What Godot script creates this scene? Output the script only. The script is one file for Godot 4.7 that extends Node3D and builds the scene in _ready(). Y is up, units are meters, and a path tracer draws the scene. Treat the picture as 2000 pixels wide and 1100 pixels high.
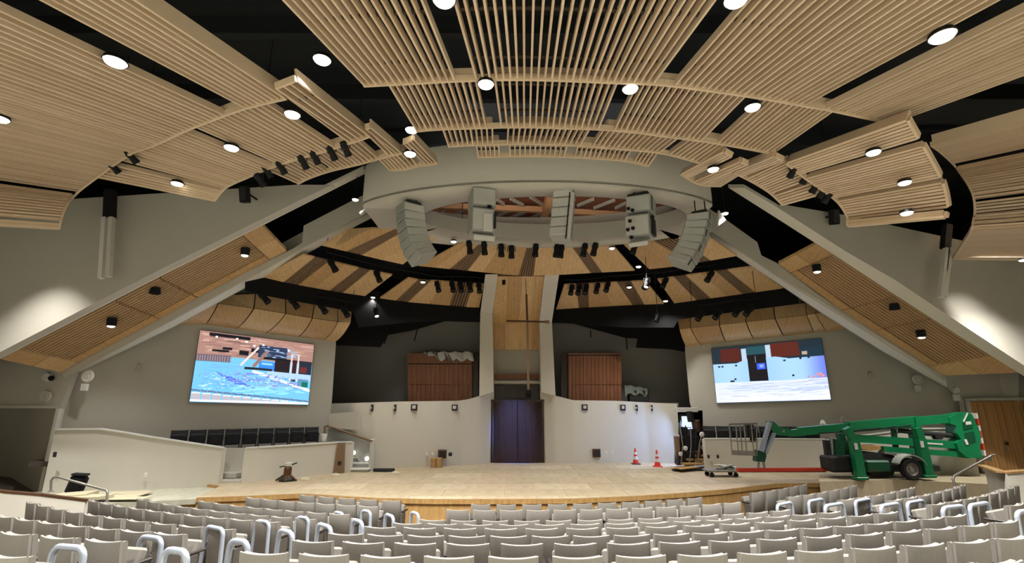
extends Node3D
# A worship hall under construction, built in metres. The surveyed lens (focal length 960 px, tilted up 14 degrees, eye at EY)
# turns measured photograph points into real positions on planes, heights and cylinders of the building.

const FL := 960.0
const TILT := 0.244346
const EY := 3.4
const SEAT_C := Vector2(0.0, 25.6)      # plan centre (x, distance) of the seating arcs
const APEX := Vector3(0.70, 7.18, 23.6) # where the ceiling slats converge (x, height above eye, distance)

var M := {}
var taken := {}
var rng := RandomNumberGenerator.new()

func _ready() -> void:
	rng.seed = 7
	var cam := Camera3D.new()
	cam.name = "camera"
	cam.position = Vector3(0, EY, 0)
	cam.rotation = Vector3(TILT, 0, 0)
	cam.fov = rad_to_deg(2.0 * atan(550.0 / FL))
	cam.near = 0.1
	cam.far = 200.0
	add_child(cam)
	cam.current = true
	var env := Environment.new()
	env.background_mode = Environment.BG_COLOR
	env.background_color = Color(0.02, 0.022, 0.026)
	env.background_energy_multiplier = 1.0
	env.tonemap_mode = Environment.TONE_MAPPER_LINEAR
	env.tonemap_exposure = 0.41
	env.sdfgi_enabled = true
	env.ssao_enabled = true
	env.ssil_enabled = true
	var we := WorldEnvironment.new()
	we.name = "environment"
	we.environment = env
	add_child(we)
	make_materials()
	build_shell()
	build_proscenium()
	build_ring()
	build_stage_shell()
	build_stage()
	build_back()
	build_sides()
	build_clouds()
	build_seating()
	build_lift()
	build_stage_things()
	build_speakers()
	build_lights()

# ---------------------------------------------------------------- surveying
func ray(px: float, py: float) -> Vector3:
	var u := (px - 1000.0) / FL
	var v := (py - 550.0) / FL
	return Vector3(u, sin(TILT) - v * cos(TILT), -(cos(TILT) + v * sin(TILT)))

func P(px: float, py: float, d: float) -> Vector3:      # on the upright plane at distance d
	var r := ray(px, py)
	return Vector3(0, EY, 0) + r * (d / -r.z)

func H(px: float, py: float, h: float) -> Vector3:      # on the level h above the eye
	var r := ray(px, py)
	return Vector3(0, EY, 0) + r * (h / r.y)

func V(px: float, py: float, a: Vector2, b: Vector2) -> Vector3:   # on the upright plane through plan points a, b (x, distance)
	var r := ray(px, py)
	var n := Vector2(b.y - a.y, a.x - b.x)
	var t := n.dot(a) / (n.x * r.x - n.y * r.z)
	return Vector3(0, EY, 0) + r * t

func C(px: float, py: float, R: float, beyond := false) -> Vector3:      # on the upright cylinder of radius R round the slat apex (tangent point past its edge)
	var r := ray(px, py)
	var f := -r.z
	var a := r.x * r.x + f * f
	var b := -2.0 * (r.x * APEX.x + f * APEX.z)
	var c := APEX.x * APEX.x + APEX.z * APEX.z - R * R
	var disc := b * b - 4.0 * a * c
	var t := (-b + sqrt(maxf(disc, 0.0)) * (1.0 if beyond else -1.0)) / (2.0 * a)
	return Vector3(0, EY, 0) + r * t

func G(x: float, d: float, h: float) -> Vector3:        # plan x, distance and height above the eye
	return Vector3(x, EY + h, -d)

func pol(R: float, deg: float, y: float) -> Vector3:    # polar position in the seating bowl
	var a := deg_to_rad(deg)
	return Vector3(SEAT_C.x + R * sin(a), y, -(SEAT_C.y - R * cos(a)))

func lerp_line(pts: Array, x: float) -> float:          # y of a polyline of Vector2 at x (x rising)
	for i in pts.size() - 1:
		if x <= pts[i + 1].x or i == pts.size() - 2:
			var k: float = (x - pts[i].x) / (pts[i + 1].x - pts[i].x)
			return lerpf(pts[i].y, pts[i + 1].y, k)
	return pts[-1].y

# ---------------------------------------------------------------- mesh builder
class MB:
	var st := SurfaceTool.new()
	func _init() -> void:
		st.begin(Mesh.PRIMITIVE_TRIANGLES)
		st.set_smooth_group(-1)
	func smooth(g: int) -> MB:
		st.set_smooth_group(g)
		return self
	func tri(a: Vector3, b: Vector3, c: Vector3) -> void:
		st.add_vertex(a)
		st.add_vertex(b)
		st.add_vertex(c)
	func otri(a: Vector3, b: Vector3, c: Vector3, mid: Vector3) -> void:   # front face turned away from mid
		if (b - a).cross(c - a).dot((a + b + c) / 3.0 - mid) > 0.0:
			tri(a, c, b)
		else:
			tri(a, b, c)
	func oquad(a: Vector3, b: Vector3, c: Vector3, d: Vector3, mid: Vector3) -> void:
		otri(a, b, c, mid)
		otri(a, c, d, mid)
	func hexa(p: Array) -> MB:     # eight corners: bottom ring 0-3, top ring 4-7
		var m := Vector3.ZERO
		for v: Vector3 in p:
			m += v / 8.0
		oquad(p[0], p[1], p[2], p[3], m)
		oquad(p[4], p[5], p[6], p[7], m)
		for i in 4:
			var j := (i + 1) % 4
			oquad(p[i], p[j], p[4 + j], p[4 + i], m)
		return self
	func box(t: Transform3D, s: Vector3) -> MB:
		var h := s * 0.5
		var p := []
		for y in [-h.y, h.y]:
			p.append(t * Vector3(-h.x, y, -h.z))
			p.append(t * Vector3(h.x, y, -h.z))
			p.append(t * Vector3(h.x, y, h.z))
			p.append(t * Vector3(-h.x, y, h.z))
		return hexa(p)
	func cbox(t: Transform3D, s: Vector3, c: float) -> MB:   # box with chamfered edges
		var h := s * 0.5
		var mid := t.origin
		for ax in 3:
			var b := (ax + 1) % 3
			var d := (ax + 2) % 3
			for sg in [-1.0, 1.0]:
				var q := []
				for k in [[-1, -1], [1, -1], [1, 1], [-1, 1]]:
					var v := Vector3.ZERO
					v[ax] = sg * h[ax]
					v[b] = k[0] * (h[b] - c)
					v[d] = k[1] * (h[d] - c)
					q.append(t * v)
				oquad(q[0], q[1], q[2], q[3], mid)
			for s1 in [-1.0, 1.0]:
				for s2 in [-1.0, 1.0]:
					var q := []
					for e in [-1.0, 1.0]:
						var v1 := Vector3.ZERO
						v1[ax] = e * (h[ax] - c)
						v1[b] = s1 * h[b]
						v1[d] = s2 * (h[d] - c)
						var v2 := Vector3.ZERO
						v2[ax] = e * (h[ax] - c)
						v2[b] = s1 * (h[b] - c)
						v2[d] = s2 * h[d]
						q.append(t * v1)
						q.append(t * v2)
					oquad(q[0], q[1], q[3], q[2], mid)
		for sx in [-1.0, 1.0]:
			for sy in [-1.0, 1.0]:
				for sz in [-1.0, 1.0]:
					var s3 := Vector3(sx, sy, sz)
					var w := s3 * (h - Vector3(c, c, c))
					otri(t * Vector3(s3.x * h.x, w.y, w.z), t * Vector3(w.x, s3.y * h.y, w.z), t * Vector3(w.x, w.y, s3.z * h.z), mid)
		return self
	func bar(a: Vector3, b: Vector3, w: float, h: float, up := Vector3.UP) -> MB:
		var z := (b - a).normalized()
		var x := up.cross(z)
		if x.length() < 0.01:
			x = Vector3.RIGHT
		x = x.normalized()
		var y := z.cross(x)
		return box(Transform3D(Basis(x, y, z), (a + b) * 0.5), Vector3(w, h, (b - a).length()))
	func tube(path: Array, r: float, n := 8, closed := false) -> MB:
		var rings := []
		var cnt := path.size()
		var side := Vector3.ZERO
		for i in cnt:
			var fwd: Vector3
			if closed:
				fwd = path[(i + 1) % cnt] - path[(i - 1 + cnt) % cnt]
			else:
				fwd = path[mini(i + 1, cnt - 1)] - path[maxi(i - 1, 0)]
			fwd = fwd.normalized()
			if side == Vector3.ZERO:
				side = fwd.cross(Vector3.UP if absf(fwd.y) < 0.9 else Vector3.RIGHT)
			side = (side - fwd * side.dot(fwd)).normalized()
			var up := side.cross(fwd)
			var ring := []
			for k in n:
				var a := TAU * k / n
				ring.append(path[i] + (side * cos(a) + up * sin(a)) * r)
			rings.append(ring)
		st.set_smooth_group(1)
		for i in (cnt if closed else cnt - 1):
			var j := (i + 1) % cnt
			var mid: Vector3 = (path[i] + path[j]) * 0.5
			for k in n:
				var l := (k + 1) % n
				oquad(rings[i][k], rings[i][l], rings[j][l], rings[j][k], mid)
		st.set_smooth_group(-1)
		if not closed:
			for e in [0, cnt - 1]:
				var inner: Vector3 = path[1] if e == 0 else path[cnt - 2]
				for k in n:
					otri(path[e], rings[e][k], rings[e][(k + 1) % n], inner)
		return self
	func lathe(prof: Array, t: Transform3D, n := 16) -> MB:   # (radius, height) pairs turned about the local y axis
		for i in prof.size() - 1:
			st.set_smooth_group(i + 2)
			var p: Vector2 = prof[i]
			var q: Vector2 = prof[i + 1]
			var nr := Vector2(q.y - p.y, p.x - q.x)
			for k in n:
				var a := TAU * k / n
				var b := TAU * (k + 1) / n
				var va := t * Vector3(p.x * cos(a), p.y, p.x * sin(a))
				var vb := t * Vector3(p.x * cos(b), p.y, p.x * sin(b))
				var vc := t * Vector3(q.x * cos(b), q.y, q.x * sin(b))
				var vd := t * Vector3(q.x * cos(a), q.y, q.x * sin(a))
				var am := (a + b) * 0.5
				var out := t.basis * Vector3(nr.x * cos(am), nr.y, nr.x * sin(am))
				var mid := (va + vb + vc + vd) * 0.25 - out.normalized() * 0.01
				if p.x > 0.0001:
					otri(va, vb, vc if q.x > 0.0001 else vd, mid)
				if q.x > 0.0001:
					otri(va if p.x > 0.0001 else va, vc, vd, mid)
		st.set_smooth_group(-1)
		return self
	func prism(pts: Array, ex: Vector3) -> MB:     # planar polygon pushed along ex
		var nrm := Vector3.ZERO
		var cnt := pts.size()
		for i in cnt:
			nrm += (pts[i] as Vector3).cross(pts[(i + 1) % cnt])
		nrm = nrm.normalized()
		var x: Vector3 = Vector3.ZERO
		for i in cnt:
			x = pts[(i + 1) % cnt] - pts[i]
			if x.length() > 0.001:
				break
		x = (x - nrm * x.dot(nrm)).normalized()
		var y := nrm.cross(x)
		var flat := PackedVector2Array()
		for v: Vector3 in pts:
			flat.append(Vector2(v.dot(x), v.dot(y)))
		var idx := Geometry2D.triangulate_polygon(flat)
		var s := signf(ex.dot(nrm))
		for i in range(0, idx.size(), 3):
			var a: Vector3 = pts[idx[i]]
			var b: Vector3 = pts[idx[i + 1]]
			var c: Vector3 = pts[idx[i + 2]]
			otri(a, b, c, (a + b + c) / 3.0 + nrm * s)
			otri(a + ex, b + ex, c + ex, (a + b + c) / 3.0 + ex - nrm * s)
		var turn := signf(_area(flat)) * s
		for i in cnt:
			var a: Vector3 = pts[i]
			var b: Vector3 = pts[(i + 1) % cnt]
			var out := (b - a).cross(ex) * turn * s
			out = (b - a).cross(nrm) * signf(_area(flat))
			oquad(a, b, b + ex, a + ex, (a + b) * 0.5 + ex * 0.5 - out.normalized() * 0.01)
		return self
	func _area(p: PackedVector2Array) -> float:
		var s := 0.0
		for i in p.size():
			s += p[i].cross(p[(i + 1) % p.size()])
		return s
	func strip(top: Array, bot: Array, ex: Vector3, g := 3) -> MB:  # ruled band between two lines, with thickness ex
		for i in top.size() - 1:
			var m: Vector3 = (top[i] + top[i + 1] + bot[i] + bot[i + 1]) * 0.25
			st.set_smooth_group(g)
			oquad(top[i], top[i + 1], bot[i + 1], bot[i], m + ex)
			st.set_smooth_group(g + 1)
			oquad(top[i] + ex, top[i + 1] + ex, bot[i + 1] + ex, bot[i] + ex, m)
			st.set_smooth_group(-1)
			oquad(top[i], top[i + 1], top[i + 1] + ex, top[i] + ex, bot[i])
			oquad(bot[i], bot[i + 1], bot[i + 1] + ex, bot[i] + ex, top[i])
		for e in [0, top.size() - 1]:
			var inner: Vector3 = top[1] if e == 0 else top[top.size() - 2]
			oquad(top[e], bot[e], bot[e] + ex, top[e] + ex, inner)
		return self
	func done() -> ArrayMesh:
		st.generate_normals()
		return st.commit()

# ---------------------------------------------------------------- naming
func numbered(called: String) -> String:
	var k: int = taken.get(called, 0)
	taken[called] = k + 1
	return called if k == 0 else "%s_%03d" % [called, k]

func base_of(n: Node) -> Vector3:
	var p := Vector3.ZERO
	while n != null and n != self:
		p += (n as Node3D).position
		n = n.get_parent()
	return p

func put(called: String, mesh: Mesh, mat: Material, parent: Node = self) -> MeshInstance3D:
	var o := MeshInstance3D.new()
	o.mesh = mesh
	o.material_override = mat
	if parent == self:
		o.name = numbered(called)
	else:
		var k := 0
		for c in parent.get_children():
			if c.get_meta("_k", "") == called:
				k += 1
		o.set_meta("_k", called)
		o.name = called if k == 0 else "%s_%03d" % [called, k]
	parent.add_child(o, true)
	return o

func obj(called: String, b: MB, mat: Material, parent: Node = self) -> MeshInstance3D:   # b holds world positions
	var m := b.done()
	var o := put(called, m, mat, parent)
	if parent != self:
		o.position = Vector3.ZERO
		var off := base_of(parent)
		if off != Vector3.ZERO:
			var st := SurfaceTool.new()
			st.append_from(m, 0, Transform3D(Basis(), -off))
			o.mesh = st.commit()
	return o

func tag(o: Node, label: String, category: String, group := "") -> Node:
	o.set_meta("label", label)
	o.set_meta("category", category)
	if group != "":
		o.set_meta("group", group)
	return o

func thing(called: String, label: String, category: String, at := Vector3.ZERO, group := "") -> Node3D:
	var o := Node3D.new()
	o.name = numbered(called)
	o.position = at
	add_child(o)
	tag(o, label, category, group)
	return o

func struct(called: String, b: MB, mat: Material, label := "") -> MeshInstance3D:
	var o := obj(called, b, mat)
	o.set_meta("kind", "structure")
	if label != "":
		o.set_meta("label", label)
	return o

func ordinal(n: int) -> String:
	return ["first", "second", "third", "fourth", "fifth", "sixth", "seventh", "eighth", "ninth", "tenth", "eleventh", "twelfth", "thirteenth", "fourteenth", "fifteenth", "sixteenth", "seventeenth", "eighteenth", "nineteenth", "twentieth"][n - 1]

func T(at: Vector3, ry := 0.0, rx := 0.0, rz := 0.0) -> Transform3D:
	return Transform3D(Basis.from_euler(Vector3(rx, ry, rz)), at)

func aim(l: Node3D, at: Vector3, dir: Vector3) -> void:     # local place and direction (lights shine along -z)
	l.transform = Transform3D(Basis.looking_at(dir.normalized(), Vector3.UP if absf(dir.normalized().y) < 0.95 else Vector3.BACK), at)

# ---------------------------------------------------------------- materials
func mat(col: Color, rough := 0.7, metal := 0.0) -> StandardMaterial3D:
	var m := StandardMaterial3D.new()
	m.albedo_color = col
	m.roughness = rough
	m.metallic = metal
	return m

func grain(base: Color, streak: Color, amount: float, w: int, h: int, fx: float, fy: float, sd: int) -> ImageTexture:
	var n := FastNoiseLite.new()
	n.seed = sd
	n.frequency = 1.0
	n.fractal_octaves = 4
	var im := Image.create(w, h, false, Image.FORMAT_RGB8)
	for y in h:
		for x in w:
			var a := TAU * x / w
			var b := TAU * y / h
			# wrapped on a torus so that it repeats without a seam
			var v := n.get_noise_3d(cos(a) * fx + 7.0, sin(a) * fx, cos(b) * fy + sin(b) * fy * 0.7)
			var k := clampf(0.5 + v * amount, 0.0, 1.0)
			im.set_pixel(x, y, base.lerp(streak, k))
	im.generate_mipmaps()
	return ImageTexture.create_from_image(im)

func wooden(tex: Texture2D, tint: Color, rough: float, scale: Vector3) -> StandardMaterial3D:
	var m := mat(tint, rough)
	m.albedo_texture = tex
	m.uv1_triplanar = true
	m.uv1_world_triplanar = true
	m.uv1_scale = scale
	return m

func emit(col: Color, e: float) -> StandardMaterial3D:
	var m := mat(Color(0.9, 0.9, 0.9), 0.5)
	m.emission_enabled = true
	m.emission = col
	m.emission_energy_multiplier = e
	return m

func make_materials() -> void:
	var maple := grain(Color(0.96, 0.93, 0.88), Color(0.80, 0.74, 0.66), 0.8, 128, 256, 3.5, 0.6, 3)
	var dark := grain(Color(1, 1, 1), Color(0.55, 0.5, 0.48), 0.9, 256, 128, 6.0, 0.5, 5)
	var mottled := grain(Color(1, 1, 1), Color(0.90, 0.885, 0.86), 0.8, 256, 256, 1.1, 1.1, 9)
	var cloth := grain(Color(1, 1, 1), Color(0.84, 0.83, 0.82), 1.0, 128, 128, 9.0, 9.0, 12)
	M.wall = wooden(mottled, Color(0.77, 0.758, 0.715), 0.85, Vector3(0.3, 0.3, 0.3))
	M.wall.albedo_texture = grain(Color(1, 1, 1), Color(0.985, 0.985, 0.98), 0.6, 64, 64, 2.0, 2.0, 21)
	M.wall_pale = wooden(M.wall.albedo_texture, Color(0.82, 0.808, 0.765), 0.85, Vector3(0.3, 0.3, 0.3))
	M.trim = mat(Color(0.90, 0.885, 0.83), 0.8)
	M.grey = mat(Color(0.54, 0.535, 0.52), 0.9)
	M.black = mat(Color(0.045, 0.048, 0.055), 0.9)
	M.plenum = mat(Color(0.085, 0.11, 0.13), 0.9)
	M.velour = mat(Color(0.012, 0.013, 0.02), 1.0)
	M.slat = []
	for c in [Color(0.80, 0.71, 0.60), Color(0.77, 0.68, 0.565), Color(0.83, 0.745, 0.64)]:
		M.slat.append(mat(c, 0.55))
	M.slat_trim = mat(Color(0.82, 0.735, 0.62), 0.5)
	M.batten = mat(Color(0.20, 0.17, 0.14), 0.8)
	M.maple = []
	for c in [Color(0.93, 0.815, 0.64), Color(0.87, 0.745, 0.57), Color(0.96, 0.855, 0.69)]:
		M.maple.append(wooden(maple, c, 0.5, Vector3(0.9, 0.35, 0.9)))
	M.groove = mat(Color(0.30, 0.235, 0.18), 0.75)
	M.groove_lip = mat(Color(0.53, 0.43, 0.33), 0.6)
	M.soffit_rib = mat(Color(0.70, 0.57, 0.42), 0.6)
	M.box_wood = wooden(dark, Color(0.62, 0.40, 0.245), 0.45, Vector3(1.2, 0.15, 1.2))
	M.door_wood = wooden(dark, Color(0.235, 0.135, 0.115), 0.24, Vector3(1.6, 0.12, 1.6))
	M.oak_door = wooden(dark, Color(0.93, 0.74, 0.48), 0.45, Vector3(1.5, 0.14, 1.5))
	M.sheet = []
	for c in [Color(0.79, 0.74, 0.63), Color(0.76, 0.705, 0.59), Color(0.82, 0.765, 0.655), Color(0.79, 0.72, 0.615)]:
		M.sheet.append(wooden(mottled, c, 0.75, Vector3(0.55, 0.55, 0.55)))
	M.ply = wooden(maple, Color(0.80, 0.67, 0.45), 0.7, Vector3(0.4, 0.9, 0.4))
	M.concrete = wooden(mottled, Color(0.78, 0.78, 0.715), 0.8, Vector3(0.5, 0.5, 0.5))
	M.concrete_dark = mat(Color(0.42, 0.45, 0.42), 0.9)
	M.carpet = wooden(cloth, Color(0.46, 0.43, 0.395), 1.0, Vector3(2, 2, 2))
	M.fabric = wooden(cloth, Color(0.53, 0.52, 0.498), 0.85, Vector3(3, 3, 3))
	M.fabric_shell = wooden(cloth, Color(0.565, 0.555, 0.532), 0.6, Vector3(3, 3, 3))
	M.fabric_dark = wooden(cloth, Color(0.20, 0.21, 0.225), 0.9, Vector3(3, 3, 3))
	M.pedestal = mat(Color(0.32, 0.30, 0.28), 0.6)
	M.arm = mat(Color(0.12, 0.10, 0.09), 0.5)
	M.rail = mat(Color(0.66, 0.70, 0.76), 0.35, 0.25)
	M.steel = mat(Color(0.62, 0.61, 0.58), 0.4, 0.6)
	M.bronze = mat(Color(0.36, 0.25, 0.17), 0.4, 0.5)
	M.white = mat(Color(0.86, 0.86, 0.84), 0.6)
	M.cream = mat(Color(0.80, 0.77, 0.66), 0.8)
	M.pa = wooden(cloth, Color(0.70, 0.715, 0.695), 0.6, Vector3(2, 2, 2))
	M.pa_light = mat(Color(0.78, 0.785, 0.765), 0.5)
	M.deck = mat(Color(0.68, 0.44, 0.33), 0.8)
	M.rafter = mat(Color(0.90, 0.70, 0.54), 0.7)
	M.green = mat(Color(0.05, 0.47, 0.29), 0.35)
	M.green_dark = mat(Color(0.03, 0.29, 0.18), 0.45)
	M.red = mat(Color(0.80, 0.22, 0.13), 0.5)
	M.cone = mat(Color(0.87, 0.24, 0.16), 0.6)
	M.rubber = mat(Color(0.07, 0.07, 0.075), 0.8)
	M.charcoal = mat(Color(0.13, 0.135, 0.14), 0.6)
	M.lamp = emit(Color(1.0, 0.96, 0.88), 14.0)
	M.lamp_small = emit(Color(1.0, 0.97, 0.92), 8.0)
	M.can = mat(Color(0.06, 0.06, 0.065), 0.5)
	M.glass = mat(Color(0.6, 0.65, 0.65, 0.18), 0.05)
	M.glass.transparency = BaseMaterial3D.TRANSPARENCY_ALPHA

# ---------------------------------------------------------------- the hall itself
func seat_drop(R: float) -> float:
	return 2.31 - (R - 13.0) * 0.125

func floor_y(R: float) -> float:
	return EY - 0.87 - seat_drop(maxf(R, 11.2))

func build_shell() -> void:
	var b := MB.new()
	var radii := [8.0, 11.2, 13.0, 16.0, 19.0, 22.0, 26.0, 30.0, 36.0]
	for i in radii.size() - 1:
		if radii[i] == 22.0:       # bare concrete cross aisle and rear floor
			struct("floor", b, M.carpet)
			b = MB.new()
		var lo := []
		var hi := []
		for k in 49:
			var a := -78.0 + 156.0 * k / 48.0
			lo.append(pol(radii[i], a, floor_y(radii[i]) - 0.2))
			hi.append(pol(radii[i + 1], a, floor_y(radii[i + 1]) - 0.2))
		b.strip(lo, hi, Vector3(0, -0.3, 0))
	struct("floor_rear", b, M.concrete)
	# outer walls, painted below, dark above the hung ceiling
	for w in [["wall_left", Vector3(-21.2, 0, -9), Vector3(0.4, 0, 37)], ["wall_right", Vector3(22.2, 0, -9), Vector3(0.4, 0, 37)],
			["wall_rear", Vector3(0.5, 0, 9.3), Vector3(43.8, 0, 0.4)]]:
		var lb := MB.new()
		var s: Vector3 = w[2]
		lb.box(T(w[1] + Vector3(0, 3.6, 0)), Vector3(s.x, 10.4, s.z))
		struct(w[0], lb, M.wall_pale)
		var ub := MB.new()
		ub.box(T(w[1] + Vector3(0, 10.8, 0)), Vector3(s.x, 4.0, s.z))
		struct(w[0] + "_upper", ub, M.plenum)
	var fb := MB.new()
	fb.box(T(Vector3(0.5, 5.6, -27.4)), Vector3(43.8, 14.4, 0.4))
	struct("wall_far", fb, M.plenum)
	var rb := MB.new()
	rb.box(T(Vector3(0.5, 12.9, -9)), Vector3(43.8, 0.3, 37))
	struct("ceiling", rb, M.plenum)
	# roof joists faintly seen in the dark
	var jt := MB.new()
	for k in 9:
		jt.bar(Vector3(-20, 12.2, 3.0 - 2.6 * k), Vector3(21, 12.2, 3.0 - 2.6 * k), 0.2, 0.5)
	var j := obj("joists", jt, M.plenum, find_child("ceiling", false, false))
	j.set_meta("kind", "stuff")

func pts_at(px: Array, d) -> Array:    # Vector2 pixels to the upright plane at distance d (a number or a rule of px)
	var r := []
	for v: Vector2 in px:
		r.append(P(v.x, v.y, d.call(v.x) if d is Callable else d))
	return r

func soffit_panel(label: String, q: Array, plain: bool, ribs: int) -> void:   # q: corners S0 S1 W1 W0 in the building
	var mid: Vector3 = (q[0] + q[1] + q[2] + q[3]) * 0.25
	var o := thing("soffit_panel", label, "panel", mid, "wood soffit panels of the sloping beams")
	var lift := Vector3(0, 0.1, 0)
	if plain:
		for k in 2:
			var b := MB.new()
			var t0 := k * 0.5 + 0.006
			var t1 := k * 0.5 + 0.494
			b.hexa([q[0].lerp(q[3], t0), q[1].lerp(q[2], t0), q[1].lerp(q[2], t1), q[0].lerp(q[3], t1),
				q[0].lerp(q[3], t0) + lift, q[1].lerp(q[2], t0) + lift, q[1].lerp(q[2], t1) + lift, q[0].lerp(q[3], t1) + lift])
			obj("board", b, M.maple[1 - k], o)
		return
	var bk := MB.new()
	var e := 0.016
	var p := [q[0].lerp(q[1], e), q[1].lerp(q[0], e), q[2].lerp(q[3], e), q[3].lerp(q[2], e)]
	bk.hexa([p[0] + lift * 0.6, p[1] + lift * 0.6, p[2] + lift * 0.6, p[3] + lift * 0.6, p[0] + lift, p[1] + lift, p[2] + lift, p[3] + lift])
	obj("backing", bk, M.groove, o)
	var fr := MB.new()      # plain margin along the low edge
	var m0: Vector3 = p[0].lerp(p[3], 0.84)
	var m1: Vector3 = p[1].lerp(p[2], 0.84)
	fr.hexa([m0, m1, p[2], p[3], m0 + lift, m1 + lift, p[2] + lift, p[3] + lift])
	obj("margin", fr, M.maple[1], o)
	var rb := MB.new()
	for k in ribs:
		var t0 := 0.02 + 0.80 * k / ribs
		var t1 := t0 + 0.80 / ribs * 0.62
		var a: Vector3 = p[0].lerp(p[3], t0)
		var b2: Vector3 = p[1].lerp(p[2], t0)
		var c: Vector3 = p[1].lerp(p[2], t1)
		var d2: Vector3 = p[0].lerp(p[3], t1)
		rb.hexa([a, b2, c, d2, a + lift * 0.6, b2 + lift * 0.6, c + lift * 0.6, d2 + lift * 0.6])
	var ro := obj("ribs", rb, M.soffit_rib, o)
	ro.set_meta("kind", "stuff")

func build_proscenium() -> void:
	var dl := func(_x): return 14.6
	var ds := func(_x): return 15.1
	var dw := func(_x): return 16.85
	var U := [Vector2(-260, 823), Vector2(0, 688), Vector2(286, 540), Vector2(501, 433), Vector2(709, 331)]
	var S := [Vector2(-260, 837), Vector2(0, 702), Vector2(314, 540), Vector2(512, 441), Vector2(730, 331)]
	var wall := [Vector2(-260, 823), Vector2(0, 688), Vector2(286, 540), Vector2(501, 433), Vector2(648, 361), Vector2(580, 361), Vector2(150, 388), Vector2(-260, 410)]
	struct("wall_front_left", MB.new().prism(pts_at(wall, dl), Vector3(0, 0, -0.3)), M.wall)
	struct("trim_1", MB.new().strip(pts_at(U, dl), pts_at(S, ds), Vector3(0, 0.14, -0.02)), M.trim)
	var s := func(x: float, y: float): return P(x, y, 15.12)
	var w := func(x: float, y: float): return P(x, y, 16.82)
	soffit_panel("plain maple board closing the foot of the left sloping beam", [s.call(2, 702), s.call(35, 684), w.call(151, 709), w.call(121, 728)], true, 0)
	soffit_panel("grooved maple soffit panel, lowest of three under the left sloping beam", [s.call(35, 684), s.call(225, 588), w.call(312, 623), w.call(151, 709)], false, 13)
	soffit_panel("grooved maple soffit panel, middle of three under the left sloping beam", [s.call(225, 588), s.call(310, 544), w.call(385, 582), w.call(312, 623)], false, 13)
	soffit_panel("grooved maple soffit panel, topmost of three under the left sloping beam", [s.call(310, 544), s.call(472, 457), w.call(527, 507), w.call(385, 582)], false, 13)
	soffit_panel("plain maple board at the head of the left sloping beam beside the dark opening", [s.call(472, 457), s.call(512, 441), w.call(560, 491), w.call(527, 507)], true, 0)
	var face := [Vector2(120, 727), Vector2(151, 709), Vector2(385, 582), Vector2(527, 507), Vector2(572, 486), Vector2(590, 474), Vector2(593, 441), Vector2(690, 391), Vector2(735, 369), Vector2(735, 408), Vector2(700, 425), Vector2(536, 515), Vector2(340, 623), Vector2(128, 735)]
	struct("trim_2", MB.new().prism(pts_at(face, dw), Vector3(0, 0, -0.08)), M.wall)
	var L1 := [Vector2(126, 736), Vector2(200, 697), Vector2(340, 623), Vector2(536, 515), Vector2(700, 425), Vector2(760, 394)]
	var L2 := [Vector2(126, 742), Vector2(200, 705), Vector2(340, 637), Vector2(536, 530), Vector2(700, 438), Vector2(760, 407)]
	struct("trim_3", MB.new().strip(pts_at(L1, 16.9), pts_at(L2, 17.5), Vector3(0, 0.12, 0)), M.trim)
	var bk := [Vector2(126, 742), Vector2(200, 705), Vector2(340, 637), Vector2(536, 530), Vector2(700, 438), Vector2(735, 420), Vector2(735, 375), Vector2(560, 470), Vector2(126, 728)]
	struct("trim_4", MB.new().prism(pts_at(bk, 17.5), Vector3(0, 0, -0.06)), M.wall)
	# right side
	var dr := func(x: float): return 15.2 + (x - 1423.0) * 0.00208
	var drs := func(x: float): return dr.call(x) + 0.5
	var drw := func(x: float): return dr.call(x) + 2.2
	var dr3 := func(x: float): return dr.call(x) + 2.9
	U = [Vector2(1454, 367), Vector2(1513, 402), Vector2(1650, 490), Vector2(1750, 548), Vector2(1889, 641), Vector2(2000, 714), Vector2(2300, 905)]
	S = [Vector2(1423, 367), Vector2(1524, 431), Vector2(1627, 497), Vector2(1753, 579.5), Vector2(1880, 661), Vector2(2000, 735), Vector2(2300, 925)]
	wall = [Vector2(1513, 402), Vector2(1650, 490), Vector2(1750, 548), Vector2(1889, 641), Vector2(2000, 714), Vector2(2300, 905), Vector2(2300, 500), Vector2(1900, 474), Vector2(1860, 466), Vector2(1640, 418), Vector2(1531, 400)]
	struct("wall_front_right", MB.new().prism(pts_at(wall, dr), Vector3(0, 0, -0.3)), M.wall)
	struct("trim_5", MB.new().strip(pts_at(U, dr), pts_at(S, drs), Vector3(0, 0.14, -0.02)), M.trim)
	var s2 := func(x: float, y: float): return P(x, y, drs.call(x) + 0.02)
	var w2 := func(x: float, y: float): return P(x, y, drw.call(x) - 0.03)
	soffit_panel("plain maple board at the head of the right sloping beam beside the dark opening", [s2.call(1627, 497), s2.call(1595, 477), w2.call(1520, 516), w2.call(1543, 533)], true, 0)
	soffit_panel("grooved maple soffit panel, topmost of three under the right sloping beam", [s2.call(1753, 579), s2.call(1627, 497), w2.call(1543, 533), w2.call(1645, 607)], false, 13)
	soffit_panel("grooved maple soffit panel, middle of three under the right sloping beam", [s2.call(1821, 622), s2.call(1753, 579), w2.call(1645, 607), w2.call(1706, 646)], false, 13)
	soffit_panel("grooved maple soffit panel, lowest of three under the right sloping beam", [s2.call(1935, 695), s2.call(1821, 622), w2.call(1706, 646), w2.call(1818, 717)], false, 13)
	soffit_panel("plain maple board closing the foot of the right sloping beam", [s2.call(1990, 728), s2.call(1935, 695), w2.call(1818, 717), w2.call(1843, 734)], true, 0)
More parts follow.
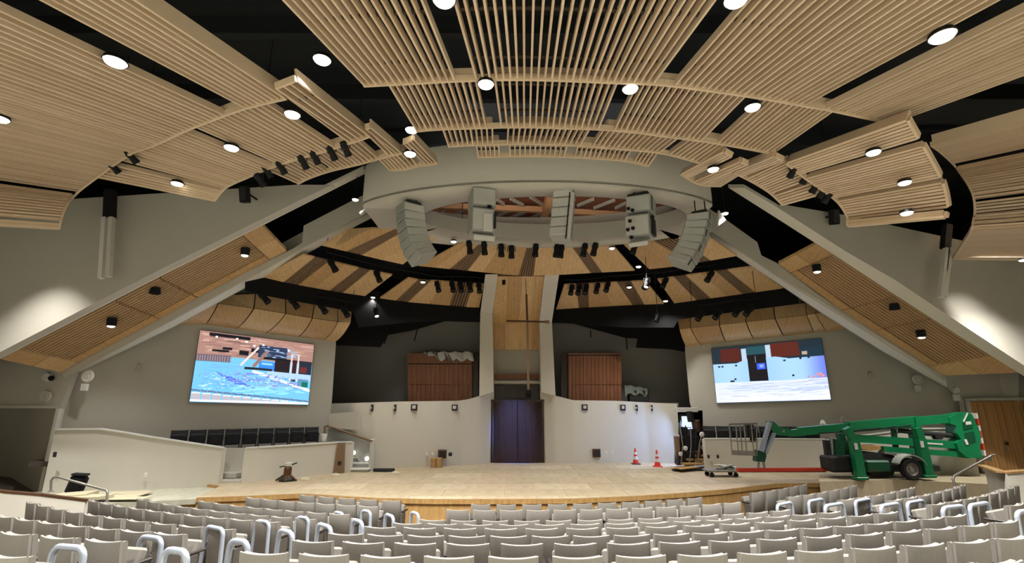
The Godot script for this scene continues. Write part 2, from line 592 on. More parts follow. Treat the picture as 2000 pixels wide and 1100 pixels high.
	face = [Vector2(1360, 392), Vector2(1408, 422), Vector2(1479, 473), Vector2(1487, 499), Vector2(1516, 513), Vector2(1601, 577), Vector2(1843, 733), Vector2(1848, 743), Vector2(1600, 590), Vector2(1520, 540), Vector2(1378, 445), Vector2(1360, 433)]
	struct("trim_6", MB.new().prism(pts_at(face, drw), Vector3(0, 0, -0.08)), M.wall)
	L1 = [Vector2(1340, 420), Vector2(1378, 445), Vector2(1520, 540), Vector2(1600, 590), Vector2(1720, 664), Vector2(1848, 743)]
	L2 = [Vector2(1340, 434), Vector2(1376, 458), Vector2(1520, 553), Vector2(1600, 607), Vector2(1720, 683), Vector2(1850, 757)]
	struct("trim_7", MB.new().strip(pts_at(L1, drw), pts_at(L2, dr3), Vector3(0, 0.12, 0)), M.trim)
	bk = [Vector2(1376, 458), Vector2(1520, 553), Vector2(1600, 607), Vector2(1720, 683), Vector2(1848, 756), Vector2(1840, 730), Vector2(1600, 570), Vector2(1376, 430)]
	struct("trim_8", MB.new().prism(pts_at(bk, dr3), Vector3(0, 0, -0.06)), M.wall)

func ell(cx: float, cd: float, a: float, b: float, h: float, k: float) -> Vector3:
	return G(cx + a * sin(k), cd - b * cos(k), h)

func build_ring() -> void:
	var n := 72
	var o0 := []
	var o1 := []
	var i0 := []
	var i1 := []
	for k in n + 1:
		var a := TAU * k / n
		var e := ell(0.8, 15.6, 6.2, 3.0, 6.0, a)
		e.x = clampf(e.x, -4.68, 6.26)       # the ring dies into the sloping beams with straight ends
		if absf(e.x - 0.79) > 5.46 and -e.z > 15.6:
			e.z -= 1.0
		o0.append(e)
		o1.append(e + Vector3(0, 1.3, 0))
		i0.append(ell(1.4, 15.5, 4.4, 1.9, 6.0, a))
		i1.append(ell(1.4, 15.5, 4.4, 1.9, 6.55, a))
	var f := MB.new()
	f.strip(o0, o1, Vector3(0, 0, -0.02))
	f.strip(o0, i0, Vector3(0, 0.06, 0))
	f.strip(i0, i1, Vector3(0, 0, 0.02))
	struct("ceiling_ring", f, M.wall)
	var dk := MB.new()
	var pts := []
	for k in 40:
		pts.append(ell(1.4, 19.6, 6.5, 3.1, 7.8, TAU * k / 40))
	dk.prism(pts, Vector3(0, 0.1, 0))
	var deck := struct("ceiling_deck", dk, M.deck)
	var beams := [[1077, 380, 1050, 455, 0.3, 0.3], [845, 402, 1064, 410, 0.16, 0.22], [1064, 410, 1260, 423, 0.16, 0.22]]
	for q in beams:
		var b := MB.new()
		b.bar(H(q[0], q[1], 7.45), H(q[2], q[3], 7.45), q[4], q[5])
		obj("beam", b, M.rafter, deck)
	for q in [[1035, 384, 1062, 401], [997, 388, 1022, 401], [970, 389, 984, 399], [856, 416, 876, 404], [882, 423, 908, 408], [972, 421, 1002, 409], [978, 434, 1034, 410],
			[1000, 442, 1060, 416], [1128, 402, 1159, 389], [1160, 407, 1200, 391], [1202, 407, 1222, 397], [1125, 412, 1176, 442], [1170, 416, 1204, 439], [1122, 432, 1141, 444]]:
		var b := MB.new()
		b.bar(H(q[0], q[1], 7.55), H(q[2], q[3], 7.55), 0.08, 0.12)
		obj("rafter", b, M.pa_light, deck)

# ---------------------------------------------------------------- the wood shell over the stage
func build_stage_shell() -> void:
	var E0 := [Vector2(680, 450), Vector2(728, 447), Vector2(773, 447), Vector2(853, 466), Vector2(905, 473), Vector2(943, 479), Vector2(1040, 484), Vector2(1120, 484), Vector2(1200, 480), Vector2(1300, 470), Vector2(1362, 458), Vector2(1405, 446)]
	var E1t := [Vector2(629, 480), Vector2(780, 516), Vector2(943, 532), Vector2(1000, 538), Vector2(1040, 539), Vector2(1093, 537), Vector2(1238, 529), Vector2(1327, 520), Vector2(1440, 500)]
	var E1l := [Vector2(593, 498), Vector2(720, 529), Vector2(816, 547), Vector2(945, 556)]
	var E1r := [Vector2(1100, 557), Vector2(1259, 549.5), Vector2(1470, 521.5)]
	var E2l := [Vector2(511, 543.6), Vector2(648, 569), Vector2(792, 590), Vector2(936, 602)]
	var E2r := [Vector2(1080, 605.5), Vector2(1315, 593), Vector2(1531, 563.5)]
	var root := Node3D.new()
	root.name = "ceiling_shell"
	root.set_meta("kind", "structure")
	add_child(root)
	# entries: kind (w wood, g grooved, s open slot), left/right px on the upper line, left/right px on the lower line
	var A := [["w", 680, 728, 629, 650], ["w", 728, 772, 650, 676], ["g", 772, 790, 676, 707], ["w", 790, 822, 707, 746], ["w", 822, 853, 746, 787], ["s", 853, 905, 787, 818], ["w", 905, 920, 818, 848], ["w", 920, 935, 848, 878],
		["g", 935, 952, 878, 914], ["w", 952, 978, 914, 943], ["w", 978, 1004, 943, 978], ["w", 1004, 1029, 978, 1013], ["g", 1029, 1048, 1013, 1042], ["w", 1048, 1082, 1042, 1098], ["w", 1082, 1118, 1098, 1154], ["g", 1118, 1141, 1154, 1176],
		["w", 1141, 1170, 1176, 1208], ["w", 1170, 1198, 1208, 1240], ["s", 1198, 1218, 1240, 1268], ["w", 1218, 1248, 1268, 1310], ["w", 1248, 1278, 1310, 1353], ["g", 1278, 1323, 1353, 1388], ["w", 1323, 1373, 1388, 1440]]
	var B := [["w", 593, 614, 511, 554], ["g", 614, 643, 554, 583], ["w", 643, 672, 583, 614], ["w", 672, 700, 614, 643], ["g", 700, 722, 643, 670], ["w", 722, 766, 670, 713], ["s", 766, 797, 713, 742], ["w", 797, 816, 742, 773], ["g", 816, 842, 773, 797],
		["w", 842, 868, 797, 838], ["w", 868, 893, 838, 878], ["g", 893, 924, 878, 910], ["w", 924, 945, 910, 936]]
	var Bx := [["w", 1102, 1124, 1086, 1131], ["g", 1124, 1149, 1131, 1150], ["w", 1149, 1178, 1150, 1194], ["w", 1178, 1205, 1194, 1236], ["g", 1205, 1233, 1236, 1259], ["w", 1233, 1261, 1259, 1297], ["s", 1261, 1284, 1297, 1317], ["w", 1284, 1317, 1317, 1360], ["g", 1317, 1340, 1360, 1388],
		["w", 1340, 1370, 1388, 1420], ["w", 1370, 1399, 1420, 1450], ["g", 1399, 1421, 1450, 1475], ["w", 1421, 1470, 1475, 1531]]
	for set_ in [[A, E0, E1t, 6.0, 5.3], [B, E1l, E2l, 5.25, 4.5], [Bx, E1r, E2r, 5.25, 4.5]]:
		var i := 0
		for e in set_[0]:
			i += 1
			if e[0] == "s":
				continue
			var q := [H(e[1], lerp_line(set_[1], e[1]), set_[3]), H(e[2], lerp_line(set_[1], e[2]), set_[3]), H(e[4], lerp_line(set_[2], e[4]), set_[4]), H(e[3], lerp_line(set_[2], e[3]), set_[4])]
			var up := Vector3(0, 0.06, 0)
			var b := MB.new()
			if e[0] == "w":
				var g := 0.004
				var p := [q[0].lerp(q[1], g), q[1].lerp(q[0], g), q[2].lerp(q[3], g), q[3].lerp(q[2], g)]
				b.hexa([p[0], p[1], p[2], p[3], p[0] + up, p[1] + up, p[2] + up, p[3] + up])
				obj("panel", b, M.maple[(i * 2 + i / 3) % 3], root)
			else:
				b.hexa([q[0] + up * 0.7, q[1] + up * 0.7, q[2] + up * 0.7, q[3] + up * 0.7, q[0] + up, q[1] + up, q[2] + up, q[3] + up])
				var bk := obj("grille", b, M.groove, root)
				var r := MB.new()
				for k in 6:
					var t0 := (k + 0.2) / 6.0
					var t1 := (k + 0.72) / 6.0
					var p := [q[0].lerp(q[1], t0), q[0].lerp(q[1], t1), q[3].lerp(q[2], t1), q[3].lerp(q[2], t0)]
					r.hexa([p[0], p[1], p[2], p[3], p[0] + up * 0.7, p[1] + up * 0.7, p[2] + up * 0.7, p[3] + up * 0.7])
				obj("bars", r, M.groove_lip, bk)
	# black troughs above the two light rings and the velour drop behind the second
	var tr := MB.new()
	var la := []
	var lb := []
	for v: Vector2 in [Vector2(600, 470), Vector2(780, 512), Vector2(943, 528), Vector2(1020, 534), Vector2(1093, 533), Vector2(1238, 525), Vector2(1327, 516), Vector2(1470, 488)]:
		la.append(H(v.x, v.y, 5.9))
	for v: Vector2 in [Vector2(560, 508), Vector2(720, 535), Vector2(816, 553), Vector2(945, 562), Vector2(1100, 563), Vector2(1259, 556), Vector2(1370, 542), Vector2(1500, 520)]:
		lb.append(H(v.x, v.y, 5.75))
	tr.strip(la, lb, Vector3(0, 0.1, 0))
	struct("ceiling_trough", tr, M.velour)
	for side in 2:
		var top := []
		var bot := []
		var dn := []
		var ys := [[478, 537, 569], [511, 543, 576], [560, 553, 585], [648, 569, 601], [690, 575.5, 610], [700, 577, 640], [792, 590, 630], [869, 597, 626], [940, 602, 629]] if side == 0 else [[1078, 605.5, 630], [1121, 603, 632], [1223, 597.5, 640], [1316, 593, 640], [1326, 592, 624], [1400, 582, 614], [1470, 573, 605], [1531, 563.5, 597], [1560, 558, 593]]
		for q in ys:
			var p := H(q[0], q[1], 4.5)
			top.append(p + Vector3(0, 0.3, 0))
			var d := -p.z
			dn.append(P(q[0], q[2], d))
			bot.append(H(q[0], q[1], 4.48) + Vector3(0, 0, -2.2 if q[0] < 700 or q[0] > 1300 else -0.9))
		struct("trim_9" if side == 0 else "trim_10", MB.new().strip(top, dn, Vector3(0, 0, -0.05)), M.velour)
	var hang := [Vector2(640, 590), Vector2(940, 598), Vector2(936, 629), Vector2(869, 627), Vector2(804, 645.6), Vector2(756, 654), Vector2(742, 678), Vector2(655, 674), Vector2(640, 670)]
	var pl := []
	for v in hang:
		pl.append(V(v.x, v.y, Vector2(-8.4, 22.4), Vector2(-1.3, 24.2)))
	var cu := thing("velour_drape", "black velour drape hanging beyond the left wood reflector above the grey alcove", "drape", pl[6], "black drapes over the alcoves")
	obj("cloth", MB.new().prism(pl, Vector3(0, 0, -0.12)), M.velour, cu)
	for q in [[816, 642, 809, 666], [757, 654, 750, 672]]:
		obj("rope", MB.new().tube([V(q[0], q[1], Vector2(-8.4, 22.4), Vector2(-1.3, 24.2)), V(q[2], q[3], Vector2(-8.4, 22.4), Vector2(-1.3, 24.2))], 0.03, 6), M.black, cu)
	hang = [Vector2(1078, 600), Vector2(1350, 590), Vector2(1345, 687), Vector2(1338, 687), Vector2(1310, 682), Vector2(1243, 679), Vector2(1246, 661), Vector2(1223, 660), Vector2(1121, 632), Vector2(1078, 630)]
	pl = []
	for v in hang:
		pl.append(V(v.x, v.y, Vector2(1.8, 24.2), Vector2(8.4, 23.6)))
	cu = thing("velour_drape", "black velour drape hanging beyond the right wood reflector above the grey alcove", "drape", pl[5], "black drapes over the alcoves")
	obj("cloth", MB.new().prism(pl, Vector3(0, 0, -0.12)), M.velour, cu)
	for q in [[1153, 645, 1154, 659], [1223, 660, 1225, 683]]:
		obj("rope", MB.new().tube([V(q[0], q[1], Vector2(1.8, 24.2), Vector2(8.4, 23.6)), V(q[2], q[3], Vector2(1.8, 24.2), Vector2(8.4, 23.6))], 0.03, 6), M.black, cu)

# ---------------------------------------------------------------- stage platform
func build_stage() -> void:
	var edge := []
	for v: Vector2 in [Vector2(383, 973), Vector2(476, 970), Vector2(588, 965), Vector2(670, 970), Vector2(740, 974), Vector2(850, 976), Vector2(1000, 976), Vector2(1120, 975), Vector2(1237, 970), Vector2(1330, 964), Vector2(1415, 957), Vector2(1518, 945), Vector2(1738, 944)]:
		edge.append(H(v.x, v.y, -2.62))
	var poly := edge.duplicate()
	poly.append(H(1752, 934, -2.62))
	poly.append(G(15.5, 20.0, -2.62))
	poly.append(G(9, 25.5, -2.62))
	poly.append(G(-9, 25.5, -2.62))
	poly.append(G(-10.8, 18.0, -2.62))
	poly.append(H(428, 950, -2.62))
	var st := struct("floor_stage", MB.new().prism(poly, Vector3(0, -0.12, 0)), M.ply)
	# front face, set back under the edge
	var ft := []
	var fb := []
	for p: Vector3 in edge:
		ft.append(p + Vector3(0, -0.12, -0.06))
		fb.append(Vector3(p.x, -0.55, p.z - 0.06))
	obj("front_face", MB.new().strip(ft, fb, Vector3(0, 0, -0.05)), M.ply, st)
	# a lower nosing along the front
	var nt := []
	var nb := []
	for v: Vector2 in [Vector2(700, 975), Vector2(800, 979), Vector2(916, 981.5), Vector2(1060, 980), Vector2(1200, 976.5), Vector2(1330, 969), Vector2(1440, 961)]:
		nt.append(H(v.x, v.y, -2.74))
	for p: Vector3 in nt:
		nb.append(p + Vector3(0, 0, -0.45))
	obj("step", MB.new().strip(nt, nb, Vector3(0, -0.1, 0)), M.ply, st)
	# protection sheets laid on the boards, joints showing
	var flat := PackedVector2Array()
	for p: Vector3 in poly:
		flat.append(Vector2(p.x, p.z))
	var y: float = poly[0].y + 0.004
	for i in 16:
		for j in 9:
			var x0 := -14.0 + 1.84 * i + (0.9 if j % 2 == 1 else 0.0)
			var z0 := -25.3 + 1.24 * j
			var q := PackedVector2Array([Vector2(x0, z0), Vector2(x0 + 1.83, z0), Vector2(x0 + 1.83, z0 + 1.228), Vector2(x0, z0 + 1.228)])
			var cut := Geometry2D.intersect_polygons(q, Geometry2D.offset_polygon(flat, -0.03)[0])
			if cut.is_empty() or cut[0].size() < 3:
				continue
			var pp := []
			for v in cut[0]:
				pp.append(Vector3(v.x, y, v.y))
			obj("floor_sheet", MB.new().prism(pp, Vector3(0, 0.005 + 0.002 * ((i * 3 + j) % 3), 0)), M.sheet[(i * 5 + j * 3 + i * j) % 4], st)
	# concrete apron on the left and pale ramp on the right
	var ap := []
	for v: Vector2 in [Vector2(60, 992), Vector2(150, 986), Vector2(262, 981), Vector2(383, 975), Vector2(428, 952), Vector2(160, 952), Vector2(60, 962)]:
		ap.append(H(v.x, v.y, -2.7))
	struct("floor_apron_left", MB.new().prism(ap, Vector3(0, -0.14, 0)), M.concrete)
	var apf := [ap[0] + Vector3(0, -0.14, -0.1), ap[1] + Vector3(0, -0.14, -0.1), ap[2] + Vector3(0, -0.14, -0.1), ap[3] + Vector3(0, -0.14, -0.1)]
	var apb := []
	for p: Vector3 in apf:
		apb.append(Vector3(p.x, -0.2, p.z))
	struct("floor_apron_face", MB.new().strip(apf, apb, Vector3(0, 0, -0.1)), M.ply)
	var ar := []
	for v: Vector2 in [Vector2(1600, 941), Vector2(1742, 937), Vector2(1800, 939), Vector2(1924, 945.5), Vector2(2010, 950), Vector2(2010, 915), Vector2(1600, 919)]:
		ar.append(H(v.x, v.y, -2.42))
	struct("floor_apron_right", MB.new().prism(ar, Vector3(0, -0.6, 0)), M.sheet[0])

# ---------------------------------------------------------------- back of the stage
func drum(called: String, base: Array, top: Array) -> void:     # base: (px, distance); top: (px, py)
	var lo := []
	var hi := []
	for k in 49:
		var px: float = lerpf(base[0].x, base[-1].x, k / 48.0)
		var d: float = lerp_line(base, px)
		var p := P(px, lerp_line(top, px), d)
		hi.append(p)
		lo.append(Vector3(p.x, EY - 2.62, p.z))
	struct(called, MB.new().strip(hi, lo, Vector3(0, 0, -0.25)), M.wall_pale)

func build_back() -> void:
	drum("wall_stage_left", [Vector2(640, 22.2), Vector2(690, 21.4), Vector2(735, 21.5), Vector2(800, 22.0), Vector2(860, 22.5), Vector2(900, 23.0), Vector2(940, 23.4), Vector2(965, 23.9)],
		[Vector2(640, 789), Vector2(700, 787), Vector2(780, 784.5), Vector2(895, 783), Vector2(915, 780), Vector2(965, 765)])
	drum("wall_stage_right", [Vector2(1055, 23.9), Vector2(1080, 23.6), Vector2(1120, 23.55), Vector2(1200, 23.75), Vector2(1260, 23.85), Vector2(1322, 23.4)],
		[Vector2(1055, 764), Vector2(1085, 773), Vector2(1120, 782), Vector2(1200, 783), Vector2(1280, 787), Vector2(1322, 789)])
	# grey alcoves behind
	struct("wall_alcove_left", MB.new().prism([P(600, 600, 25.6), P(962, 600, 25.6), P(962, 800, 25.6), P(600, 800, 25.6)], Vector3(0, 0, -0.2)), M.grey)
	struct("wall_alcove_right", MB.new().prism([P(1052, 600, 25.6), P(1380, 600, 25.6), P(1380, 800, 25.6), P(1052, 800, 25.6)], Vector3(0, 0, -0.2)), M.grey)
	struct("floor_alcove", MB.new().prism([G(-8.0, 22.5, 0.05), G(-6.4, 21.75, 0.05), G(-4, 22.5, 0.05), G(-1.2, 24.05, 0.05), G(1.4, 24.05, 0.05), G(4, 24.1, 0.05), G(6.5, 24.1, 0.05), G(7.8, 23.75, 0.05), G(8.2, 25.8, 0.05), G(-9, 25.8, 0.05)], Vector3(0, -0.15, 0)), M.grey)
	# two plain piers that lean forward at their heads
	for s in 2:
		var lo := [Vector2(936, 774), Vector2(964, 766), Vector2(962, 612), Vector2(938, 612)] if s == 0 else [Vector2(1057, 766), Vector2(1085, 773), Vector2(1078, 628), Vector2(1054, 628)]
		var hi := [Vector2(938, 612), Vector2(962, 612), Vector2(972, 536), Vector2(948, 536)] if s == 0 else [Vector2(1054, 628), Vector2(1078, 628), Vector2(1092, 536), Vector2(1064, 536)]
		var b := MB.new()
		b.prism(pts_at(lo, 23.3), Vector3(0, 0, -1.6))
		var u := [P(hi[0].x, hi[0].y, 23.3), P(hi[1].x, hi[1].y, 23.3), P(hi[2].x, hi[2].y, 20.2), P(hi[3].x, hi[3].y, 20.2)]
		b.prism(u, Vector3(0, 0.35, -1.6))
		struct("wall_pier_left" if s == 0 else "wall_pier_right", b, M.wall_pale)
	# maple lining between the piers
	var ln := Node3D.new()
	ln.name = "wall_lining"
	ln.set_meta("kind", "structure")
	add_child(ln)
	for k in 4:
		var x0 := 962.0 + 26.0 * k
		var a := P(x0 + 6, 540, 20.5)
		var b := P(x0 + 31.5, 540, 20.5)
		var c := P(x0 + 25.3 - 0.5 * k, 632, 24.2)
		var d := P(x0 - 0.3 - 0.4 * k, 632, 24.2)
		obj("panel", MB.new().hexa([a, b, c, d, a + Vector3(0, 0.1, -0.1), b + Vector3(0, 0.1, -0.1), c + Vector3(0, 0.1, -0.1), d + Vector3(0, 0.1, -0.1)]), M.maple[k % 3], ln)
		var e := P(x0 + 25.3 - 0.5 * k, 683, 24.2)
		var f := P(x0 - 0.3 - 0.4 * k, 683, 24.2)
		obj("panel", MB.new().hexa([d, c, e, f, d + Vector3(0, 0, -0.1), c + Vector3(0, 0, -0.1), e + Vector3(0, 0, -0.1), f + Vector3(0, 0, -0.1)]), M.maple[(k + 1) % 3], ln)
	struct("wall_niche", MB.new().prism([P(955, 640, 24.9), P(1065, 640, 24.9), P(1065, 800, 24.9), P(955, 800, 24.9)], Vector3(0, 0, -0.15)), M.wall)
	# dark timber surround and the pair of doors below it
	var sr := Node3D.new()
	sr.name = "trim_doorway"
	sr.set_meta("kind", "structure")
	add_child(sr)
	obj("panel", MB.new().prism([P(958, 753, 24.4), P(1062, 753, 24.4), P(1062, 790, 24.4), P(958, 790, 24.4)], Vector3(0, 0, -0.1)), M.door_wood, sr)
	obj("rail", MB.new().box(T(P(1010, 736, 24.5)), Vector3(2.7, 0.2, 0.16)), M.box_wood, sr)
	obj("ledge", MB.new().box(T(P(1010, 747, 24.4)), Vector3(2.7, 0.14, 0.2)), M.wall, sr)
	var dr := thing("double_door", "dark brown timber double door with a blue sheen in the middle of the stage", "door", G(0.22, 23.75, -2.62))
	var top := P(1010, 785, 23.75).y
	for s in 2:
		var hi := []
		var lo := []
		for k in 7:      # each leaf bows slightly forward
			var px := lerpf(964.0 if s == 0 else 1011.0, 1010.0 if s == 0 else 1057.0, k / 6.0)
			var t := (px - 1010.5) / 47.0
			var p := P(px, 785, 23.62 + 0.2 * t * t)
			hi.append(Vector3(p.x, top, p.z))
			lo.append(Vector3(p.x, EY - 2.615, p.z))
		obj("door_leaf", MB.new().strip(hi, lo, Vector3(0, 0, -0.08)), M.door_wood, dr)
	var fr := MB.new()
	fr.box(T(Vector3(P(961, 800, 23.8).x, (top + EY - 2.62) * 0.5, -23.9)), Vector3(0.09, top - EY + 2.62, 0.25))
	fr.box(T(Vector3(P(1060, 800, 23.8).x, (top + EY - 2.62) * 0.5, -23.9)), Vector3(0.09, top - EY + 2.62, 0.25))
	fr.box(T(Vector3(P(1010.5, 800, 23.8).x, top + 0.05, -23.9)), Vector3(2.5, 0.1, 0.25))
	obj("frame", fr, M.door_wood, dr)
	# slatted timber cases standing in the alcoves
	timber_case("reddish brown timber organ case in the left alcove under a crumpled dust sheet", [796, 922, 690, 710], 787, 24.3, [922, 934])
	timber_case("reddish brown timber organ case in the right alcove behind the right pier", [1110, 1214, 690, 693], 787, 24.3, [1096, 1110])
	var sh := MB.new()     # crumpled dust sheet along the top of the left case
	var t0 := []
	var t1 := []
	for k in 15:
		var px := lerpf(826, 923, k / 14.0)
		var yy := 689.0 + 2.0 * sin(k * 1.9)
		t0.append(P(px, yy - 1, 24.28 + 0.06 * sin(k * 2.3)))
		t1.append(P(px + 3, minf(yy + 2.0 + 15.0 * minf(1.0, k / 5.0) - (4.0 if k % 3 == 0 else 0.0), 706), 24.1 + 0.09 * sin(k * 1.7)))
	sh.strip(t0, t1, Vector3(0, 0.02, -0.05))
	tag(obj("dust_sheet", sh, M.pa_light), "crumpled pale dust sheet hanging over the top edge of the left timber case", "sheet")
	var tp := thing("covered_crate", "low crate under grey-green sheeting beside the right timber case in the alcove", "crate", P(1244, 783, 24.6))
	obj("crate", MB.new().cbox(T(P(1246, 774, 24.75)), Vector3(0.95, 0.55, 0.5), 0.03), M.charcoal, tp)
	var cv := MB.new()
	t0 = []
	t1 = []
	for k in 9:
		var px := lerpf(1220, 1264, k / 8.0)
		t0.append(P(px, 752 + k * 0.8 + 1.5 * sin(k * 2.0), 24.55))
		t1.append(P(px + 1, 776 - 8.0 * absf(sin(k * 0.9)), 24.45 + 0.05 * sin(k * 2.1)))
	cv.strip(t0, t1, Vector3(0, 0.0, -0.08))
	obj("cover", cv, M.concrete_dark, tp)

func timber_case(label: String, f: Array, yb: float, d: float, side: Array) -> void:
	var o := thing("timber_case", label, "organ case", P((f[0] + f[1]) * 0.5, yb, d), "timber cases in the stage alcoves")
	var n := 14
	for k in n:
		var x0 := lerpf(f[0], f[1], k / float(n)) + 0.3
		var x1 := lerpf(f[0], f[1], (k + 1.0) / n) - 0.3
		var b := MB.new()
		var a0 := P(x0, f[3] + 2, d)
		var a1 := P(x1, f[3] + 2, d)
		var b1 := P(x1, yb, d)
		var b0 := P(x0, yb, d)
		var z := Vector3(0, 0, -0.12)
		b.hexa([b0, b1, b1 + z, b0 + z, a0, a1, a1 + z, a0 + z])
		obj("board", b, M.box_wood, o)
	var cap := MB.new()
	cap.hexa([P(f[0], f[3], d), P(f[1], f[3], d), P(f[1], f[3], d + 0.6), P(f[0], f[3], d + 0.6), P(f[0], f[2], d - 0.02), P(f[1], f[2], d - 0.02), P(f[1], f[2], d + 0.6), P(f[0], f[2], d + 0.6)])
	obj("head_rail", cap, M.box_wood, o)
	obj("middle_rail", MB.new().box(T(P((f[0] + f[1]) * 0.5, 749, d - 0.02)), Vector3((f[1] - f[0]) / 41.0, 0.06, 0.05)), M.box_wood, o)
	obj("core", MB.new().prism([P(f[0] + 1, f[3], d + 0.14), P(f[1] - 1, f[3], d + 0.14), P(f[1] - 1, yb, d + 0.14), P(f[0] + 1, yb, d + 0.14)], Vector3(0, 0, -0.7)), M.door_wood, o)
	obj("side_panel", MB.new().prism([P(side[0], f[2] + 2, d + 0.25), P(side[1], f[2] + 2, d + 0.25), P(side[1], yb, d + 0.25), P(side[0], yb, d + 0.25)], Vector3(0, 0, -0.3)), M.door_wood, o)

# ---------------------------------------------------------------- side galleries, screens, reflectors
const SLA := Vector2(-8.0, 22.0)
const SLB := Vector2(-15.4, 17.3)
const SRA := Vector2(8.2, 23.4)
const SRB := Vector2(17.0, 19.7)

func wall_run(called: String, top: Array, ybot: float, ex: Vector3, m: Material) -> MeshInstance3D:  # top: [px, py, distance]
	var hi := []
	var lo := []
	for q in top:
		var p := P(q[0], q[1], q[2])
		hi.append(p)
		lo.append(Vector3(p.x, ybot, p.z))
	return struct(called, MB.new().strip(hi, lo, ex, 3), m)

func cap_run(top: Array, w: float, parent: Node, m: Material) -> void:
	var path := []
	for q in top:
		path.append(P(q[0], q[1], q[2]))
	for i in path.size() - 1:
		obj("cap", MB.new().bar(path[i] + Vector3(0, 0.015, -0.08), path[i + 1] + Vector3(0, 0.015, -0.08), w, 0.04), m, parent)

func build_sides() -> void:
	var fl := EY - 2.9
	# walls that carry the screens
	var pl := []
	for v: Vector2 in [Vector2(657, 560), Vector2(656, 674), Vector2(648, 786), Vector2(640, 925), Vector2(112, 925), Vector2(112, 740), Vector2(112, 560)]:
		pl.append(V(v.x, v.y, SLA, SLB))
	struct("wall_screen_left", MB.new().prism(pl, Vector3(-0.12, 0, -0.16)), M.wall)
	pl = []
	for v: Vector2 in [Vector2(1337, 560), Vector2(1338, 687), Vector2(1347, 786), Vector2(1352, 802), Vector2(1372, 802), Vector2(1375, 925), Vector2(1990, 925), Vector2(1990, 560)]:
		pl.append(V(v.x, v.y, SRA, SRB))
	struct("wall_screen_right", MB.new().prism(pl, Vector3(0.12, 0, -0.16)), M.wall)
	screen("large wall screen left of the stage showing a picture of the blue-lit hall", [Vector2(391, 645), Vector2(613.5, 673.6), Vector2(602, 791), Vector2(370, 785)], SLA, SLB, Vector2(0.536, -0.844), screen_left())
	screen("large wall screen right of the stage showing the pale stage and doors", [Vector2(1389.5, 681), Vector2(1604, 660.5), Vector2(1623, 781.5), Vector2(1400, 788)], SRA, SRB, Vector2(-0.3876, -0.9218), screen_right())
	reflector("curved maple sound reflector above the left wall screen", SLA, SLB, Vector2(0.536, -0.844),
		[[380, 609, 380, 610, 345, 634], [440, 577, 426, 593, 401, 634], [499, 574.5, 496, 603, 462, 642], [558, 585.5, 558, 613, 519, 651], [614, 595.5, 610, 622, 583, 658], [660, 604, 660, 629, 633, 665], [687, 609, 685, 630, 655, 668]])
	reflector("curved maple sound reflector above the right wall screen", SRA, SRB, Vector2(-0.3876, -0.9218),
		[[1323, 623.5, 1327, 644, 1340, 677], [1348, 620.5, 1349, 641, 1369, 674], [1405, 613.5, 1405, 635, 1418, 668.5], [1457, 607, 1457, 629.5, 1472, 662.5], [1511, 600, 1514, 623, 1531, 657], [1574, 592, 1576, 615.5, 1590, 650], [1594, 590, 1592, 613, 1614, 647.5], [1640, 584, 1640, 606, 1680, 640]])
	# left end: wall over the recess, the recess and its lining
	pl = []
	for v: Vector2 in [Vector2(-300, 700), Vector2(0, 700), Vector2(146, 722), Vector2(118, 797), Vector2(-300, 793)]:
		pl.append(P(v.x, v.y, 16.98))
	struct("wall_end_left", MB.new().prism(pl, Vector3(0, 0, -0.2)), M.wall)
	var a := P(116, 798, 16.9)
	var c := P(53, 799, 19.0)
	var e := P(-300, 797, 19.3)
	struct("wall_recess_left", MB.new().strip([a, c, e], [Vector3(a.x, fl - 0.2, a.z), Vector3(c.x, fl - 0.2, c.z), Vector3(e.x, fl - 0.2, e.z)], Vector3(0.05, 0, -0.15), 3), M.wall)
	struct("trim_jamb_left", MB.new().box(T(Vector3(a.x, (a.y + fl) * 0.5, a.z), 0.0), Vector3(0.1, a.y - fl, 0.14)), M.wall_pale)
	var hd := MB.new()
	hd.prism([a, c, e, P(-300, 797, 16.9)], Vector3(0, 0.1, 0))
	struct("ceiling_recess", hd, M.wall)
	# low walls on the left
	var l1 := [[108, 840, 16.3], [193, 839, 16.65], [240, 846, 16.85], [287, 854, 17.05], [360, 865, 17.4], [435, 876, 17.75]]
	cap_run(l1, 0.24, wall_run("wall_gallery_left", l1, fl, Vector3(0.05, 0, -0.16), M.wall_pale), M.white)
	wall_run("wall_steps_left", [[432, 876, 18.55], [484, 876, 18.6]], fl, Vector3(0, 0, -0.15), M.wall_pale)
	var l2 := [[478, 876.5, 17.95], [502, 875, 18.05], [658, 865, 20.3], [687, 864.5, 20.6]]
	cap_run(l2, 0.2, wall_run("wall_choir_left", l2, fl, Vector3(0.06, 0, -0.14), M.wall_pale), M.white)
	var rec := MB.new()
	rec.prism([P(659, 867, 20.24), P(674, 866, 20.3), P(672, 924, 20.3), P(650, 925, 20.24)], Vector3(0, 0, -0.04))
	struct("trim_recess_left", rec, M.groove_lip)
	for k in 2:
		var s := MB.new()
		s.cbox(T(P(451 - 6 * k, 941 - 13.5 * k, 18.1 + 0.35 * k)), Vector3(0.85, 0.17, 0.5), 0.02)
		struct("floor_step_left", s, M.wall)
	var gl := []
	for q in [Vector2(-15.9, 17.2), Vector2(-15.4, 16.6), Vector2(-11.0, 18.75), Vector2(-9.9, 18.9), Vector2(-7.3, 20.7), Vector2(-8.2, 22.0)]:
		gl.append(G(q.x, q.y, -1.8))
	struct("floor_gallery_left", MB.new().prism(gl, Vector3(0, -0.15, 0)), M.carpet)
	# low walls on the right
	var r2 := [[1376, 858, 21.2], [1500, 858, 20.7], [1613, 859, 20.3]]
	cap_run(r2, 0.2, wall_run("wall_choir_right", r2, fl, Vector3(-0.06, 0, -0.14), M.wall_pale), M.white)
